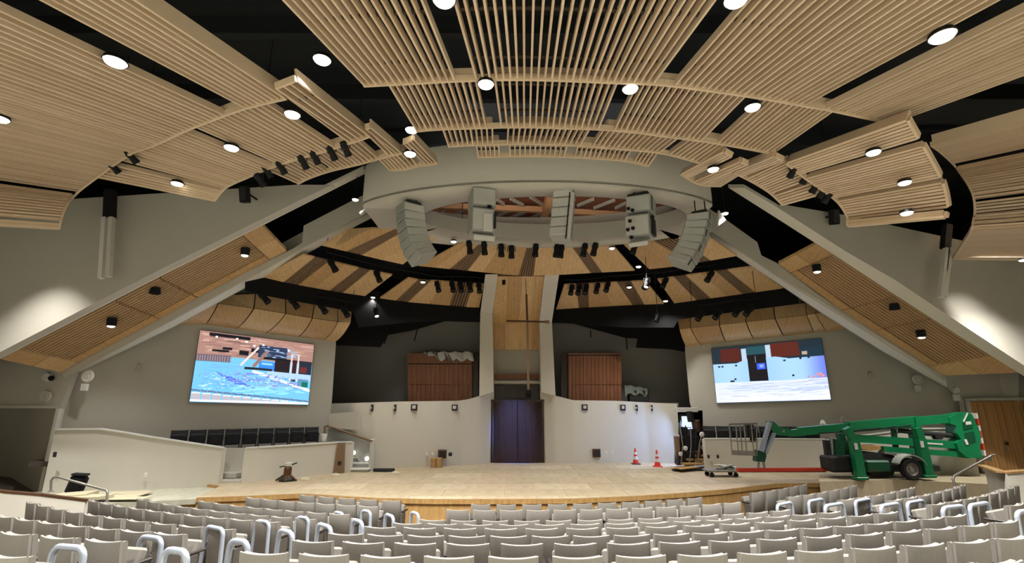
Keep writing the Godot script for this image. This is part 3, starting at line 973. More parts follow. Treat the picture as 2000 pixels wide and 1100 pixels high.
	var r1 := [[1613, 862, 20.35], [1690, 851, 19.7], [1800, 838, 18.9], [1894, 838, 18.2]]
	cap_run(r1, 0.24, wall_run("wall_gallery_right", r1, fl, Vector3(-0.05, 0, -0.16), M.wall_pale), M.white)
	gl = []
	for q in [Vector2(17.3, 19.4), Vector2(16.9, 18.3), Vector2(12.9, 20.5), Vector2(8.4, 21.4), Vector2(8.4, 23.2)]:
		gl.append(G(q.x, q.y, -1.8))
	struct("floor_gallery_right", MB.new().prism(gl, Vector3(0, -0.15, 0)), M.carpet)
	# right end wall and its timber doors
	pl = []
	for v: Vector2 in [Vector2(1838, 733), Vector2(2000, 722), Vector2(2350, 800), Vector2(2350, 960), Vector2(1905, 960), Vector2(1882, 782)]:
		pl.append(P(v.x, v.y, 19.05))
	struct("wall_end_right", MB.new().prism(pl, Vector3(0, 0, -0.2)), M.wall)
	var door := thing("timber_door", "golden brown timber double door in the right end wall behind the green lift", "door", P(1950, 912, 18.9))
	for k in 2:
		var b := MB.new()
		var x0 := 1893.0 if k == 0 else 1998.0
		b.prism([P(x0, 785 - k * 2, 18.9), P(x0 + 103, 783 - k * 2, 18.9), P(x0 + 126, 925, 18.9), P(x0 + 24, 925, 18.9)], Vector3(0, 0, -0.06))
		var lf := obj("door_leaf", b, M.oak_door, door)
		if k == 0:
			obj("lock", MB.new().lathe([Vector2(0, 0.05), Vector2(0.05, 0.04), Vector2(0.06, 0.0)], T(P(1966, 866, 18.87), 0, PI / 2), 12), M.charcoal, lf)
			var hb := MB.new()
			hb.box(T(P(1967, 876, 18.83)), Vector3(0.05, 0.2, 0.03))
			hb.box(T(P(1972, 878, 18.78)), Vector3(0.16, 0.025, 0.03))
			obj("handle", hb, M.steel, lf)
	var fr := MB.new()
	fr.bar(P(1889, 782, 18.87), P(1920, 925, 18.87), 0.09, 0.09)
	fr.bar(P(1886, 781, 18.87), P(2140, 776, 18.87), 0.09, 0.09)
	obj("frame", fr, M.wall, door)
	# knee walls edging the raked floor
	var kl := [[-120, 950, 10.9], [0, 963, 11.2], [76, 969, 11.5], [166, 980, 11.95]]
	cap_run(kl, 0.16, wall_run("wall_knee_left", kl, 0.0, Vector3(0, 0, -0.12), M.wall_pale), M.bronze)
	var kr := [[1922, 911, 14.6], [1964, 925, 12.6], [2090, 917, 12.7]]
	cap_run(kr, 0.22, wall_run("wall_knee_right", kr, -0.2, Vector3(0.1, 0, -0.12), M.wall_pale), M.ply)
	# dark choir seats behind the low walls
	for side in 2:
		var p0 := P(352, 839, 18.5) if side == 0 else P(1384, 835, 22.1)
		var p1 := P(622, 838, 21.2) if side == 0 else P(1608, 835, 21.1)
		var n := int((p1 - p0).length() / 0.57)
		for k in n + 1:
			var p := p0 + (p1 - p0).normalized() * 0.57 * k
			var wh := ("%s dark grey choir seat from the left behind the low wall under the left screen" if side == 0 else "%s dark grey choir seat from the left behind the low wall under the right screen") % ordinal(k + 1)
			var ang := (0.55 if side == 0 else -0.35)
			choir_seat(wh, Vector3(p.x, EY - 1.8, p.z), ang)
	# rails
	tube_thing("grab_rail", "bent pale steel handrail at the left end beside the black case", "handrail", [[99, 961, 13.6], [100, 939, 13.6], [104, 933, 13.6], [113, 932, 13.6], [208, 958, 12.9], [210, 962, 12.9], [208, 982, 12.9]], 0.028, M.steel)
	tube_thing("grab_rail", "straight steel handrail sloping up towards the timber door on the right", "handrail", [[1940, 889, 14.2], [1864, 930, 14.0], [1861, 936, 14.0], [1869, 962, 14.0]], 0.03, M.steel)
	# small devices on the walls
	var dv := thing("dome_camera", "white dome camera with a dark lens on the left wall above the recess", "camera", P(96, 738, 16.95))
	obj("base", MB.new().lathe([Vector2(0, 0.12), Vector2(0.13, 0.1), Vector2(0.16, 0.0)], T(P(94, 736, 16.95), 0, PI / 2), 14), M.white, dv)
	obj("lens", MB.new().lathe([Vector2(0, 0.1), Vector2(0.07, 0.07), Vector2(0.09, 0.0)], T(P(100, 739, 16.85), 0.4, PI / 2), 12), M.black, dv)
	strobe("round white alarm horn with a square box under the foot of the left beam", P(172, 735, 16.95), 0.21, true)
	strobe("faint round wall plate above the recess at the far left", P(90, 774, 16.93), 0.2, false)
	strobe("small round wall plate left of the left screen", V(267, 717, SLA + Vector2(0.08, -0.12), SLB + Vector2(0.08, -0.12)), 0.12, false)
	strobe("round white alarm horn with a square box under the foot of the right beam", V(1791, 741, SRA + Vector2(-0.08, -0.12), SRB + Vector2(-0.08, -0.12)), 0.2, true)
	strobe("white wall lamp with a dark top above the timber door", P(1867, 762, 19.0), 0.12, true)
	strobe("small round wall plate right of the right screen", V(1703, 732, SRA + Vector2(-0.08, -0.12), SRB + Vector2(-0.08, -0.12)), 0.12, false)
	strobe("round pale disc on the wall above the green boom", V(1650, 822, SRA + Vector2(-0.1, -0.15), SRB + Vector2(-0.1, -0.15)), 0.2, false)

func strobe(label: String, at: Vector3, r: float, boxed: bool) -> void:
	var o := thing("wall_device", label, "wall device", at)
	obj("disc", MB.new().lathe([Vector2(0, 0.07), Vector2(r * 0.35, 0.07), Vector2(r * 0.4, 0.04), Vector2(r * 0.85, 0.06), Vector2(r, 0.0)], T(at, 0, PI / 2), 18), M.white if boxed else M.wall, o)
	if boxed:
		obj("box", MB.new().cbox(T(at + Vector3(-0.04, -r - 0.16, 0)), Vector3(0.24, 0.24, 0.08), 0.015), M.white, o)

func tube_thing(called: String, label: String, cat: String, px: Array, r: float, m: Material) -> void:
	var path := []
	for q in px:
		path.append(P(q[0], q[1], q[2]))
	var o := thing(called, label, cat, path[-1])
	obj("rail", MB.new().tube(path, r, 8), m, o)
	for k in [0, path.size() - 1]:
		obj("flange", MB.new().lathe([Vector2(0.0, 0.02), Vector2(r * 2.2, 0.02), Vector2(r * 2.4, 0.0)], T(path[k]), 12), m, o)

var choir0: Node3D
func choir_seat(label: String, at: Vector3, ang: float) -> void:
	var t: Node3D
	if choir0 == null:
		choir0 = make_seat("choir_seat", true)
		t = choir0
	else:
		t = choir0.duplicate()
		t.name = numbered("choir_seat")
		add_child(t)
	t.position = at
	t.rotation.y = PI + ang
	tag(t, label, "seat", "dark choir seats in the side galleries")

# ---------------------------------------------------------------- screens
func fill(im: Image, x: float, y: float, w: float, h: float, c: Color) -> void:
	im.fill_rect(Rect2i(int(x * 2.56), int(y * 1.44), maxi(1, int(w * 2.56)), maxi(1, int(h * 1.44))), c)

func line(im: Image, x0: float, y0: float, x1: float, y1: float, w: float, c: Color) -> void:
	var n := 60
	for k in n + 1:
		fill(im, lerpf(x0, x1, k / float(n)) - w * 0.5, lerpf(y0, y1, k / float(n)) - w * 0.8, w, w * 1.6, c)

func speckle(im: Image, x: float, y: float, w: float, h: float, n: int, c: Color, sw: float, sh: float, r: RandomNumberGenerator) -> void:
	for k in n:
		fill(im, x + r.randf() * w, y + r.randf() * h, sw * (0.5 + r.randf()), sh * (0.5 + r.randf()), c.lerp(Color.WHITE, r.randf() * 0.25))

func screen_left() -> Image:      # a live picture of the hall: wood clouds above, blue-lit seats below
	var r := RandomNumberGenerator.new()
	r.seed = 31
	var im := Image.create(256, 144, false, Image.FORMAT_RGB8)
	im.fill(Color(0.45, 0.75, 0.93))
	fill(im, 0, 0, 100, 36, Color(0.66, 0.50, 0.46))
	speckle(im, 0, 2, 95, 30, 70, Color(0.80, 0.62, 0.55), 9, 1.2, r)
	speckle(im, 0, 6, 45, 28, 24, Color(0.42, 0.30, 0.28), 8, 1.4, r)
	for q in [[8, 2, 34, 5], [20, 22, 8, 4], [12, 26, 14, 3], [34, 24, 8, 7], [44, 19, 9, 6]]:
		fill(im, q[0], q[1], q[2], q[3], Color(0.05, 0.06, 0.10))
	fill(im, 50, 12, 26, 20, Color(0.16, 0.22, 0.34))
	speckle(im, 52, 12, 30, 16, 40, Color(0.55, 0.65, 0.78), 4, 1.5, r)
	fill(im, 54, 30, 40, 4, Color(0.05, 0.07, 0.12))
	fill(im, 0, 34, 28, 10, Color(0.42, 0.36, 0.40))
	for k in 14:
		fill(im, 1.0 + k * 2.0, 35, 0.7, 8, Color(0.75, 0.70, 0.72))
	fill(im, 52, 37, 14, 14, Color(0.22, 0.52, 0.90))
	fill(im, 54, 39, 10, 4, Color(0.55, 0.80, 1.0))
	fill(im, 66, 33, 14, 22, Color(0.13, 0.09, 0.12))
	fill(im, 80, 20, 1.8, 45, Color(0.85, 0.80, 0.80))
	fill(im, 86, 20, 1.8, 45, Color(0.85, 0.80, 0.80))
	fill(im, 81.8, 30, 4.2, 35, Color(0.20, 0.10, 0.12))
	fill(im, 88, 30, 12, 24, Color(0.12, 0.16, 0.22))
	fill(im, 89, 40, 7, 10, Color(0.42, 0.16, 0.16))
	line(im, 37, 46, 50, 17, 1.6, Color(0.90, 0.84, 0.82))
	line(im, 48, 46, 58, 22, 2.4, Color(0.58, 0.45, 0.42))
	fill(im, 40, 48, 24, 4, Color(0.10, 0.13, 0.16))
	fill(im, 60, 52, 40, 10, Color(0.68, 0.80, 0.95))
	for k in 26:
		line(im, 48 + k * 2.0, 54 + k * 0.9, 52 + k * 2.0, 56 + k * 0.9, 2.2, Color(0.93, 0.96, 1.0))
	for k in 7:
		line(im, 18 + k * 3, 58 + k * 1.6, 32 + k * 3, 72 + k * 1.2, 0.9, Color(0.30, 0.42, 0.85))
	for k in 7:      # curved rows of seats
		for j in 40:
			var a := PI * (0.05 + 0.9 * j / 39.0)
			fill(im, 46 - (12 + 5.5 * k) * cos(a) * -1.0, 56 + (3 + 3.2 * k) * sin(a), 0.9, 0.9, Color(0.28, 0.45, 0.80) if j % 2 == 0 else Color(0.75, 0.90, 1.0))
	speckle(im, 4, 60, 90, 22, 160, Color(0.36, 0.58, 0.86), 2.0, 0.9, r)
	speckle(im, 4, 60, 90, 22, 120, Color(0.85, 0.95, 1.0), 2.5, 0.9, r)
	speckle(im, 28, 56, 46, 14, 60, Color(0.44, 0.46, 0.80), 3.0, 1.3, r)
	speckle(im, 50, 66, 44, 10, 60, Color(0.52, 0.52, 0.76), 4.0, 1.2, r)
	speckle(im, 2, 44, 34, 34, 60, Color(0.40, 0.66, 0.92), 6, 1.0, r)
	speckle(im, 30, 74, 60, 12, 50, Color(0.55, 0.86, 0.96), 8, 1.2, r)
	fill(im, 88, 60, 10, 12, Color(0.35, 0.55, 0.70))
	fill(im, 92, 64, 6, 9, Color(0.05, 0.42, 0.36))
	for k in 40:
		fill(im, k * 2.5, 83 + k * 0.28, 2.6, 2.4, Color(0.36, 0.42, 0.55))
	for k in 11:
		fill(im, 0.5 + k * 8.2, 88 + k * 0.9, 7.4, 10, Color(0.72, 0.70, 0.74))
		fill(im, 0.5 + k * 8.2, 87 + k * 0.9, 7.4, 1.6, Color(0.96, 0.96, 1.0))
	fill(im, 0, 97, 100, 3, Color(0.92, 0.94, 1.0))
	for q in [[13, 6], [30, 5], [38, 8], [45, 13], [53, 10], [76, 14]]:
		fill(im, q[0], q[1], 2, 3, Color(1, 1, 1))
	return im

func screen_right() -> Image:     # a live picture of the bare stage
	var r := RandomNumberGenerator.new()
	r.seed = 32
	var im := Image.create(256, 144, false, Image.FORMAT_RGB8)
	im.fill(Color(0.10, 0.16, 0.20))
	fill(im, 8, 4, 19, 24, Color(0.32, 0.12, 0.10))
	fill(im, 55, 2, 25, 24, Color(0.34, 0.13, 0.10))
	fill(im, 80, 12, 20, 16, Color(0.08, 0.18, 0.24))
	fill(im, 82, 19, 5, 6, Color(0.72, 0.62, 0.52))
	for k in 100:
		var yt := 30.0 - 6.0 * clampf((k - 22.0) / 10.0, 0, 1)
		if k > 47:
			yt = 24.0 + 5.0 * clampf((58.0 - k) / -12.0, 0, 1)
		var c := Color(0.62, 0.78, 0.93)
		c = c.lerp(Color(0.48, 0.56, 0.90), clampf((k - 80.0) / 20.0, 0, 1)).lerp(Color(0.70, 0.84, 0.95), 0.3 * sin(k * 0.11))
		fill(im, k, yt, 1.2, 66 - yt, c)
	fill(im, 28, 6, 5, 22, Color(0.70, 0.78, 0.85))
	fill(im, 50, 3, 5, 22, Color(0.70, 0.78, 0.85))
	fill(im, 33, 4, 17, 18, Color(0.12, 0.30, 0.34))
	fill(im, 33, 18, 17, 46, Color(0.06, 0.05, 0.08))
	fill(im, 41, 33, 8, 11, Color(0.22, 0.36, 0.98))
	fill(im, 43, 35, 4, 6, Color(0.50, 0.62, 1.0))
	fill(im, 40, 20, 0.6, 12, Color(0.8, 0.8, 0.8))
	fill(im, 0, 64, 100, 36, Color(0.84, 0.87, 0.95))
	speckle(im, 2, 66, 96, 26, 110, Color(0.66, 0.72, 0.86), 14, 1.0, r)
	speckle(im, 0, 84, 96, 14, 60, Color(0.96, 0.96, 1.0), 16, 1.4, r)
	for q in [[5, 34], [8, 34], [21, 33], [65, 30], [79, 29], [86, 28], [19, 57], [71, 56]]:
		fill(im, q[0], q[1], 2.2, 3.4, Color(0.10, 0.14, 0.20))
	fill(im, 15, 61, 4, 3, Color(0.12, 0.12, 0.14))
	speckle(im, 84, 56, 12, 6, 14, Color(0.90, 0.45, 0.42), 2, 2, r)
	return im

func screen(label: String, px: Array, a: Vector2, b: Vector2, nrm: Vector2, im: Image) -> void:
	var off := nrm * 0.12
	var q := []
	for v: Vector2 in px:
		q.append(V(v.x, v.y, a + off, b + off))
	var back := Vector3(-nrm.x, 0, nrm.y) * 0.1
	var mid: Vector3 = (q[2] + q[3]) * 0.5
	var o := thing("video_screen", label, "screen", mid, "")
	var hb := MB.new()
	var c: Vector3 = (q[0] + q[1] + q[2] + q[3]) * 0.25
	var f := []
	for v: Vector3 in q:
		f.append(c + (v - c) * 1.008)
	hb.hexa([f[0] + back * 0.1, f[1] + back * 0.1, f[2] + back * 0.1, f[3] + back * 0.1, f[0] + back, f[1] + back, f[2] + back, f[3] + back])
	obj("housing", hb, M.charcoal, o)
	var tex := ImageTexture.create_from_image(im)
	var m := mat(Color(0.05, 0.05, 0.05), 0.4)
	m.emission_enabled = true
	m.emission = Color(1, 1, 1)
	m.emission_texture = tex
	m.emission_operator = BaseMaterial3D.EMISSION_OP_MULTIPLY
	m.emission_energy_multiplier = 3.2
	m.texture_repeat = false
	var st := SurfaceTool.new()
	st.begin(Mesh.PRIMITIVE_TRIANGLES)
	var e1: Vector3 = q[1] - q[0]
	var e2: Vector3 = q[3] - q[0]
	var n := e1.cross(e2).normalized()
	var uv := [Vector2(0, 0), Vector2(1, 0), Vector2(1, 1), Vector2(0, 1)]
	for i in [0, 1, 2, 0, 2, 3]:
		st.set_uv(uv[i])
		st.set_normal(-n if n.z < 0.0 else n)
		st.add_vertex((q[i] as Vector3) - mid)
	var pic := put("picture", st.commit(), m, o)
	pic.name = "picture"
	var lt := AreaLight3D.new()
	lt.name = "screen_light"
	lt.area_size = Vector2((q[1] - q[0]).length(), (q[3] - q[0]).length())
	lt.light_energy = 4.0
	lt.light_color = Color(0.72, 0.84, 1.0)
	lt.shadow_enabled = true
	o.add_child(lt)
	aim(lt, c - mid - back * 0.6, -back)

func reflector(label: String, a: Vector2, b: Vector2, nrm: Vector2, js: Array) -> void:   # joints: top x,y, middle x,y, foot x,y
	var o := thing("sound_reflector", label, "acoustic panel", V(js[2][4], js[2][5], a, b))
	var cols := []
	for q in js:
		var up := V(q[0], q[1], a + nrm * 0.75, b + nrm * 0.75)
		var md := V(q[2], q[3], a + nrm * 0.95, b + nrm * 0.95)
		var ft := V(q[4], q[5], a + nrm * 0.1, b + nrm * 0.1)
		var cv := []
		for k in 7:
			var t := k / 6.0
			cv.append(md.lerp(ft, t) + Vector3(nrm.x, 0, -nrm.y) * 0.13 * sin(PI * t) - Vector3(0, 0.10, 0) * sin(PI * t))
		cols.append([up, md, cv])
	var z := Vector3(-nrm.x, 0, nrm.y) * 0.06 + Vector3(0, 0.03, 0)
	for i in cols.size() - 1:
		var l: Array = cols[i]
		var r: Array = cols[i + 1]
		var g := 0.018
		var u0: Vector3 = l[0].lerp(r[0], g)
		var u1: Vector3 = r[0].lerp(l[0], g)
		var m0: Vector3 = l[1].lerp(r[1], g)
		var m1: Vector3 = r[1].lerp(l[1], g)
		var lp := u0.lerp(m0, 0.96)
		var rp := u1.lerp(m1, 0.96)
		obj("upper_panel", MB.new().hexa([u0, u1, rp, lp, u0 + z, u1 + z, rp + z, lp + z]), M.maple[(i + 1) % 3], o)
		var lc := []
		var rc := []
		for k in 7:
			lc.append((l[2][k] as Vector3).lerp(r[2][k], g))
			rc.append((r[2][k] as Vector3).lerp(l[2][k], g))
		obj("curved_panel", MB.new().strip(lc, rc, z), M.maple[i % 3], o)
	var e: Array = cols[-1] if absf(js[-1][0] - 1000) < absf(js[0][0] - 1000) else cols[0]
	var cap := [e[0]]
	for v in e[2]:
		cap.append(v)
	cap.append((e[2][6] as Vector3) + z * 2.0)
	cap.append((e[0] as Vector3) + z * 2.0)
	var ec := MB.new()
	for i in range(1, cap.size() - 1):
		ec.tri(cap[0], cap[i], cap[i + 1])
	obj("end_cap", ec, M.maple[1], o)
	var bkm := MB.new()
	var tl := []
	var bl := []
	for cix in cols.size():
		tl.append((cols[cix][0] as Vector3) + z * 1.6)
		bl.append((cols[cix][2][5] as Vector3) + z * 2.2)
	bkm.strip(tl, bl, z)
	obj("backing", bkm, M.groove, o)

# ---------------------------------------------------------------- slatted ceiling clouds
func apex() -> Vector3:
	return Vector3(APEX.x, EY + APEX.y, -APEX.z)

func along(path: Array, len_at: Array, s: float) -> Vector3:
	for i in path.size() - 1:
		if s <= len_at[i + 1] or i == path.size() - 2:
			var k: float = (s - len_at[i]) / maxf(0.0001, len_at[i + 1] - len_at[i])
			return (path[i] as Vector3).lerp(path[i + 1], k)
	return path[-1]

func s_of(px: Array, len_at: Array, x: float, y: float) -> float:    # arc length where the surveyed edge passes a photograph point
	var best := 1e9
	var s := 0.0
	for i in px.size() - 1:
		var a: Vector2 = px[i]
		var b: Vector2 = px[i + 1]
		var t := clampf((Vector2(x, y) - a).dot(b - a) / (b - a).length_squared(), 0, 1)
		var d := (a.lerp(b, t)).distance_to(Vector2(x, y))
		if d < best:
			best = d
			s = lerpf(len_at[i], len_at[i + 1], t)
	return s

var slot_lines := {}

func meet(px: Array, p: Vector2, d: Vector2) -> float:     # where a ray from p meets a surveyed edge: index + fraction, or -1
	var best := 1e9
	var at := -1.0
	for i in px.size() - 1:
		var a: Vector2 = px[i]
		var e: Vector2 = px[i + 1] - a
		var den := d.cross(e)
		if absf(den) < 1e-6:
			continue
		var t := (a - p).cross(e) / den
		var u := (a - p).cross(d) / den
		if t > 0.0 and u >= -0.001 and u <= 1.001 and t < best:
			best = t
			at = i + u
	return at

func seen(p: Vector3) -> Vector2:
	var q := p - Vector3(0, EY, 0)
	var z := -q.z * cos(TILT) + q.y * sin(TILT)
	return Vector2(1000.0 + FL * q.x / z, 550.0 - FL * (q.y * cos(TILT) + q.z * sin(TILT)) / z)

func cloud(bank: String, tier: String, px: Array, R: float, Rn: Array, slots: Array, fascia_first: float, fascia_last: float, beyond_y := 9999.0, prev: Array = [], span_px: Array = []) -> Array:
	var path := []
	for v: Vector2 in px:
		path.append(C(v.x, v.y, R, v.y > beyond_y))
	# smooth the surveyed edge with a curve
	var cur := Curve3D.new()
	for i in path.size():
		var tg: Vector3 = (path[mini(i + 1, path.size() - 1)] - path[maxi(i - 1, 0)]) / 6.0
		cur.add_point(path[i], -tg, tg)
	var len_at := [0.0]
	for i in path.size() - 1:
		len_at.append(cur.get_closest_offset(path[i + 1]))
	var total: float = cur.get_baked_length()
	var cuts := [[0.0, 0.0]]
	for q in slots:
		var s := s_of(px, len_at, q[0], q[1])
		cuts.append([s - q[2] * 0.5, s + q[2] * 0.5])
	cuts.append([total, total])
	var A := apex()
	var pitch := 0.115
	var edge_f := Vector3.ZERO
	var edge_n := Vector3.ZERO
	for c in cuts.size() - 1:
		var s0: float = cuts[c][1]
		var s1: float = cuts[c + 1][0]
		var k: float = Rn[0] / R
		var where := ""
		if bank == "middle":
			where = "maple slat ceiling panel, middle bank, %s tier, %s from the left" % [tier, ordinal(c + 1)]
		else:
			where = "maple slat ceiling panel, %s bank, %s tier, %s out from the dark gap" % [bank, tier, ordinal(c + 1)]
		var pm := cur.sample_baked((s0 + s1) * 0.5)
		var o := thing("ceiling_cloud", where, "ceiling panel", pm, "slatted maple ceiling panels")
		var dense := bank == "right" or (bank == "left" and ((tier == "nearest" and c >= 3) or (tier == "second" and c >= 3)))
		pitch = 0.115 if bank == "middle" else (0.09 if dense else (0.15 if tier == "nearest" else 0.13))
		var span := s1 - s0
		if bank != "middle":     # follow the wider of the two ends
			var e0 := A + (cur.sample_baked(s0) - A) * minf(k, 1.2)
			var e1 := A + (cur.sample_baked(s1) - A) * minf(k, 1.2)
			span = maxf(span, e0.distance_to(e1))
		var n := maxi(2, int(round(span / pitch)))
		var nears := []
		var fars := []
		for i in n + 1:
			var s := lerpf(s0 + 0.018, s1 - 0.018, i / float(n))
			var p := cur.sample_baked(s)
			var tg := (cur.sample_baked(minf(s + 0.05, total)) - cur.sample_baked(maxf(s - 0.05, 0))).normalized()
			var dir := (p - A).normalized()
			var up := dir.cross(tg).normalized()
			if up.y < 0:
				up = -up
			k = lerpf(Rn[0], Rn[-1], s / total) / R
			var q := A + (p - A) * k
			if not prev.is_empty():
				var ip := seen(p)
				var m := meet(prev[0], ip, ip - Vector2(1027.3, 501.0))
				if not span_px.is_empty():     # the near ends share out the stretch of the tier before
					var pl: Array = prev[2]
					var sa := s_of(prev[0], pl, span_px[0].x, span_px[0].y)
					var sb2 := s_of(prev[0], pl, span_px[1].x, span_px[1].y)
					q = along(prev[1], pl, lerpf(sa, sb2, s / total))
					q += (p - q).normalized() * 0.07 + up * 0.13
				elif m >= 0.0:
					var mi := mini(int(m), prev[1].size() - 2)
					q = (prev[1][mi] as Vector3).lerp(prev[1][mi + 1], m - mi)
					q += (p - q).normalized() * 0.07 + up * 0.13
			var w := tg * (0.0165 if bank == "middle" else pitch * (0.30 if dense else 0.125))
			var hgt := up * (0.12 if bank == "middle" else 0.13)
			if i == 0 and fascia_first > 0 and c == 0 or i == n and fascia_last > 0 and c == cuts.size() - 2:
				hgt = up * (fascia_first if i == 0 and c == 0 else fascia_last)
				var fb := MB.new().hexa([p - w, p + w, q + w * k, q - w * k, p - w + hgt, p + w + hgt, q + w * k + hgt, q - w * k + hgt])
				obj("fascia", fb, M.slat_trim, o)
			else:
				var sb := MB.new().hexa([p - w, p + w, q + w, q - w, p - w + hgt, p + w + hgt, q + w + hgt, q - w + hgt])
				obj("slat", sb, M.slat[(i * 7 + c * 3) % 3 if i % 4 != 0 else 0], o)
			nears.append([q, up])
			fars.append([p, up])
		for e in 2:
			var src: Array = (fars if e == 0 else nears).duplicate()
			if e == 0:      # the end trim runs on across half of each slot
				for j in [0, 1]:
					var s_out: float = (cuts[c][0] + cuts[c][1]) * 0.5 if j == 0 else (cuts[c + 1][0] + cuts[c + 1][1]) * 0.5
					var ext := [cur.sample_baked(s_out), src[0 if j == 0 else -1][1]]
					if j == 0:
						src.push_front(ext)
					else:
						src.append(ext)
			var lo := []
			var hi := []
			for v in src:
				lo.append(v[0] - v[1] * 0.012)
				hi.append(v[0] + v[1] * 0.10)
			var back: Vector3 = (A - pm).normalized() * (0.05 if e == 0 else -0.05)
			obj("end_trim", MB.new().strip(hi, lo, back), M.slat_trim, o)
		# cross battens above the slats
		var bt := MB.new()
		for f in ([0.25, 0.75] if k < 1.3 else [0.06, 0.2, 0.36, 0.52]):
			var lo := []
			for i in n + 1:
				lo.append((fars[i][0] as Vector3).lerp(nears[i][0], f) + fars[i][1] * 0.1)
			for i in n:
				bt.bar(lo[i], lo[i + 1], 0.06, 0.03)
		if not dense:
			var bo := obj("batten", bt, M.batten, o)
			bo.set_meta("kind", "stuff")
		if c > 0:
			slot_lines["%s %s %d" % [bank, tier, c]] = [(fars[0][0] + edge_f) * 0.5, (nears[0][0] + edge_n) * 0.5]
		edge_f = fars[-1][0]
		edge_n = nears[-1][0]
	return [px, path, len_at]

func build_clouds() -> void:
	var v := func(a: Array) -> Array:
		var r := []
		for i in range(0, a.size(), 2):
			r.append(Vector2(a[i], a[i + 1]))
		return r
	var sw := 0.26
	# middle bank
	var t1: Array = cloud("middle", "nearest", v.call([709, 167, 745, 165, 820, 161, 890, 157, 1000, 154, 1100, 156, 1190, 160, 1275, 163, 1318, 167, 1400, 178, 1500, 193, 1590, 209, 1620, 214, 1745, 241]), 16.5, [24.5],
		[[909, 156, 0.34], [1298, 165, 0.34], [1594, 209, 0.46]], 0.12, 0.12)
	var t2: Array = cloud("middle", "second", v.call([812, 256, 860, 252, 950, 249, 985, 248, 1050, 248, 1100, 250, 1172, 252, 1197, 254, 1250, 259, 1300, 266, 1378, 276, 1432, 285, 1480, 294, 1512, 300]), 14.75, [16.42],
		[[964, 249, 0.28], [1185, 253, 0.3], [1386, 278, 0.36]], 0.12, 0.12, 9999.0, t1, [Vector2(748, 165), Vector2(1645, 219)])
	var t3: Array = cloud("middle", "third", v.call([875, 286, 930, 283, 1020, 281, 1100, 283, 1150, 286, 1250, 294, 1303, 301, 1367, 318]), 13.75, [14.6],
		[[977, 282, 0.29], [1145, 286, 0.25], [1298, 300, 0.22]], 0.1, 0.1, 9999.0, t2, [Vector2(858, 252), Vector2(1430, 285)])
	cloud("middle", "farthest", v.call([933, 307, 1020, 305, 1100, 306, 1200, 312, 1237, 317, 1268, 324]), 13.0, [13.65],
		[[986, 306, 0.22], [1112, 307, 0.22], [1229, 316, 0.2]], 0.1, 0.1, 9999.0, t3, [Vector2(926, 283), Vector2(1292, 300)])
	# left bank, counted outwards from the gap
	t1 = cloud("left", "nearest", v.call([557, 192, 500, 205, 455, 218, 360, 255, 300, 283, 250, 302, 200, 337, 150, 375, 130, 400, 118, 425, 113, 447]), 16.5, [24.5],
		[[456, 217, 0.52], [252, 301, 0.3], [148, 377, 0.14], [115, 434, 0.08]], 0.26, 0.1)
	t2 = cloud("left", "second", v.call([722, 266, 678, 281, 655, 289, 600, 305, 537, 324, 478, 348, 437, 368, 416, 393]), 14.75, [17.0, 16.9],
		[[668, 285, 0.34], [537, 324, 0.24], [433, 370, 0.14]], 0.24, 0.1, 9999.0, t1)
	t3 = cloud("left", "third", v.call([785, 299, 743, 309, 703, 320, 640, 335, 600, 349, 580, 359]), 13.75, [15.1, 14.9],
		[[749, 307, 0.26], [645, 334, 0.2]], 0.2, 0.1, 9999.0, t2)
	cloud("left", "farthest", v.call([854, 319, 837, 322, 816, 324, 793, 331, 760, 333]), 13.0, [14.4, 13.9],
		[[824, 323, 0.2]], 0.2, 0.1, 9999.0, t3)
	# right bank, counted outwards from the gap
	cloud("right", "nearest", v.call([1822, 284, 1841, 298, 1865, 321, 1887, 351, 1901, 375, 1906, 397, 1906, 422, 1899, 452, 1887, 472, 1866, 503, 1864, 508]), 16.0, [24.0],
		[[1866, 322, 0.16], [1905, 391, 0.12], [1900, 450, 0.1], [1866, 502, 0.06]], 0.26, 0.1, 400.0)
	t2 = cloud("right", "second", v.call([1537, 318, 1560, 337, 1593, 361, 1630, 387, 1649, 408, 1661, 432, 1662, 444]), 14.75, [17.1, 16.45],
		[[1570, 344, 0.18], [1633, 390, 0.13], [1661, 431, 0.08]], 0.24, 0.1)
	t3 = cloud("right", "third", v.call([1434, 337, 1463, 351, 1493, 368, 1512, 382, 1531, 401]), 13.75, [14.85],
		[[1455, 347, 0.15], [1510, 380, 0.1]], 0.2, 0.1, 9999.0, t2)
	cloud("right", "farthest", v.call([1330, 340, 1345, 349, 1362, 358, 1380, 363, 1410, 364]), 13.0, [14.5],
		[[1350, 352, 0.18]], 0.15, 0.1, 9999.0, t3)

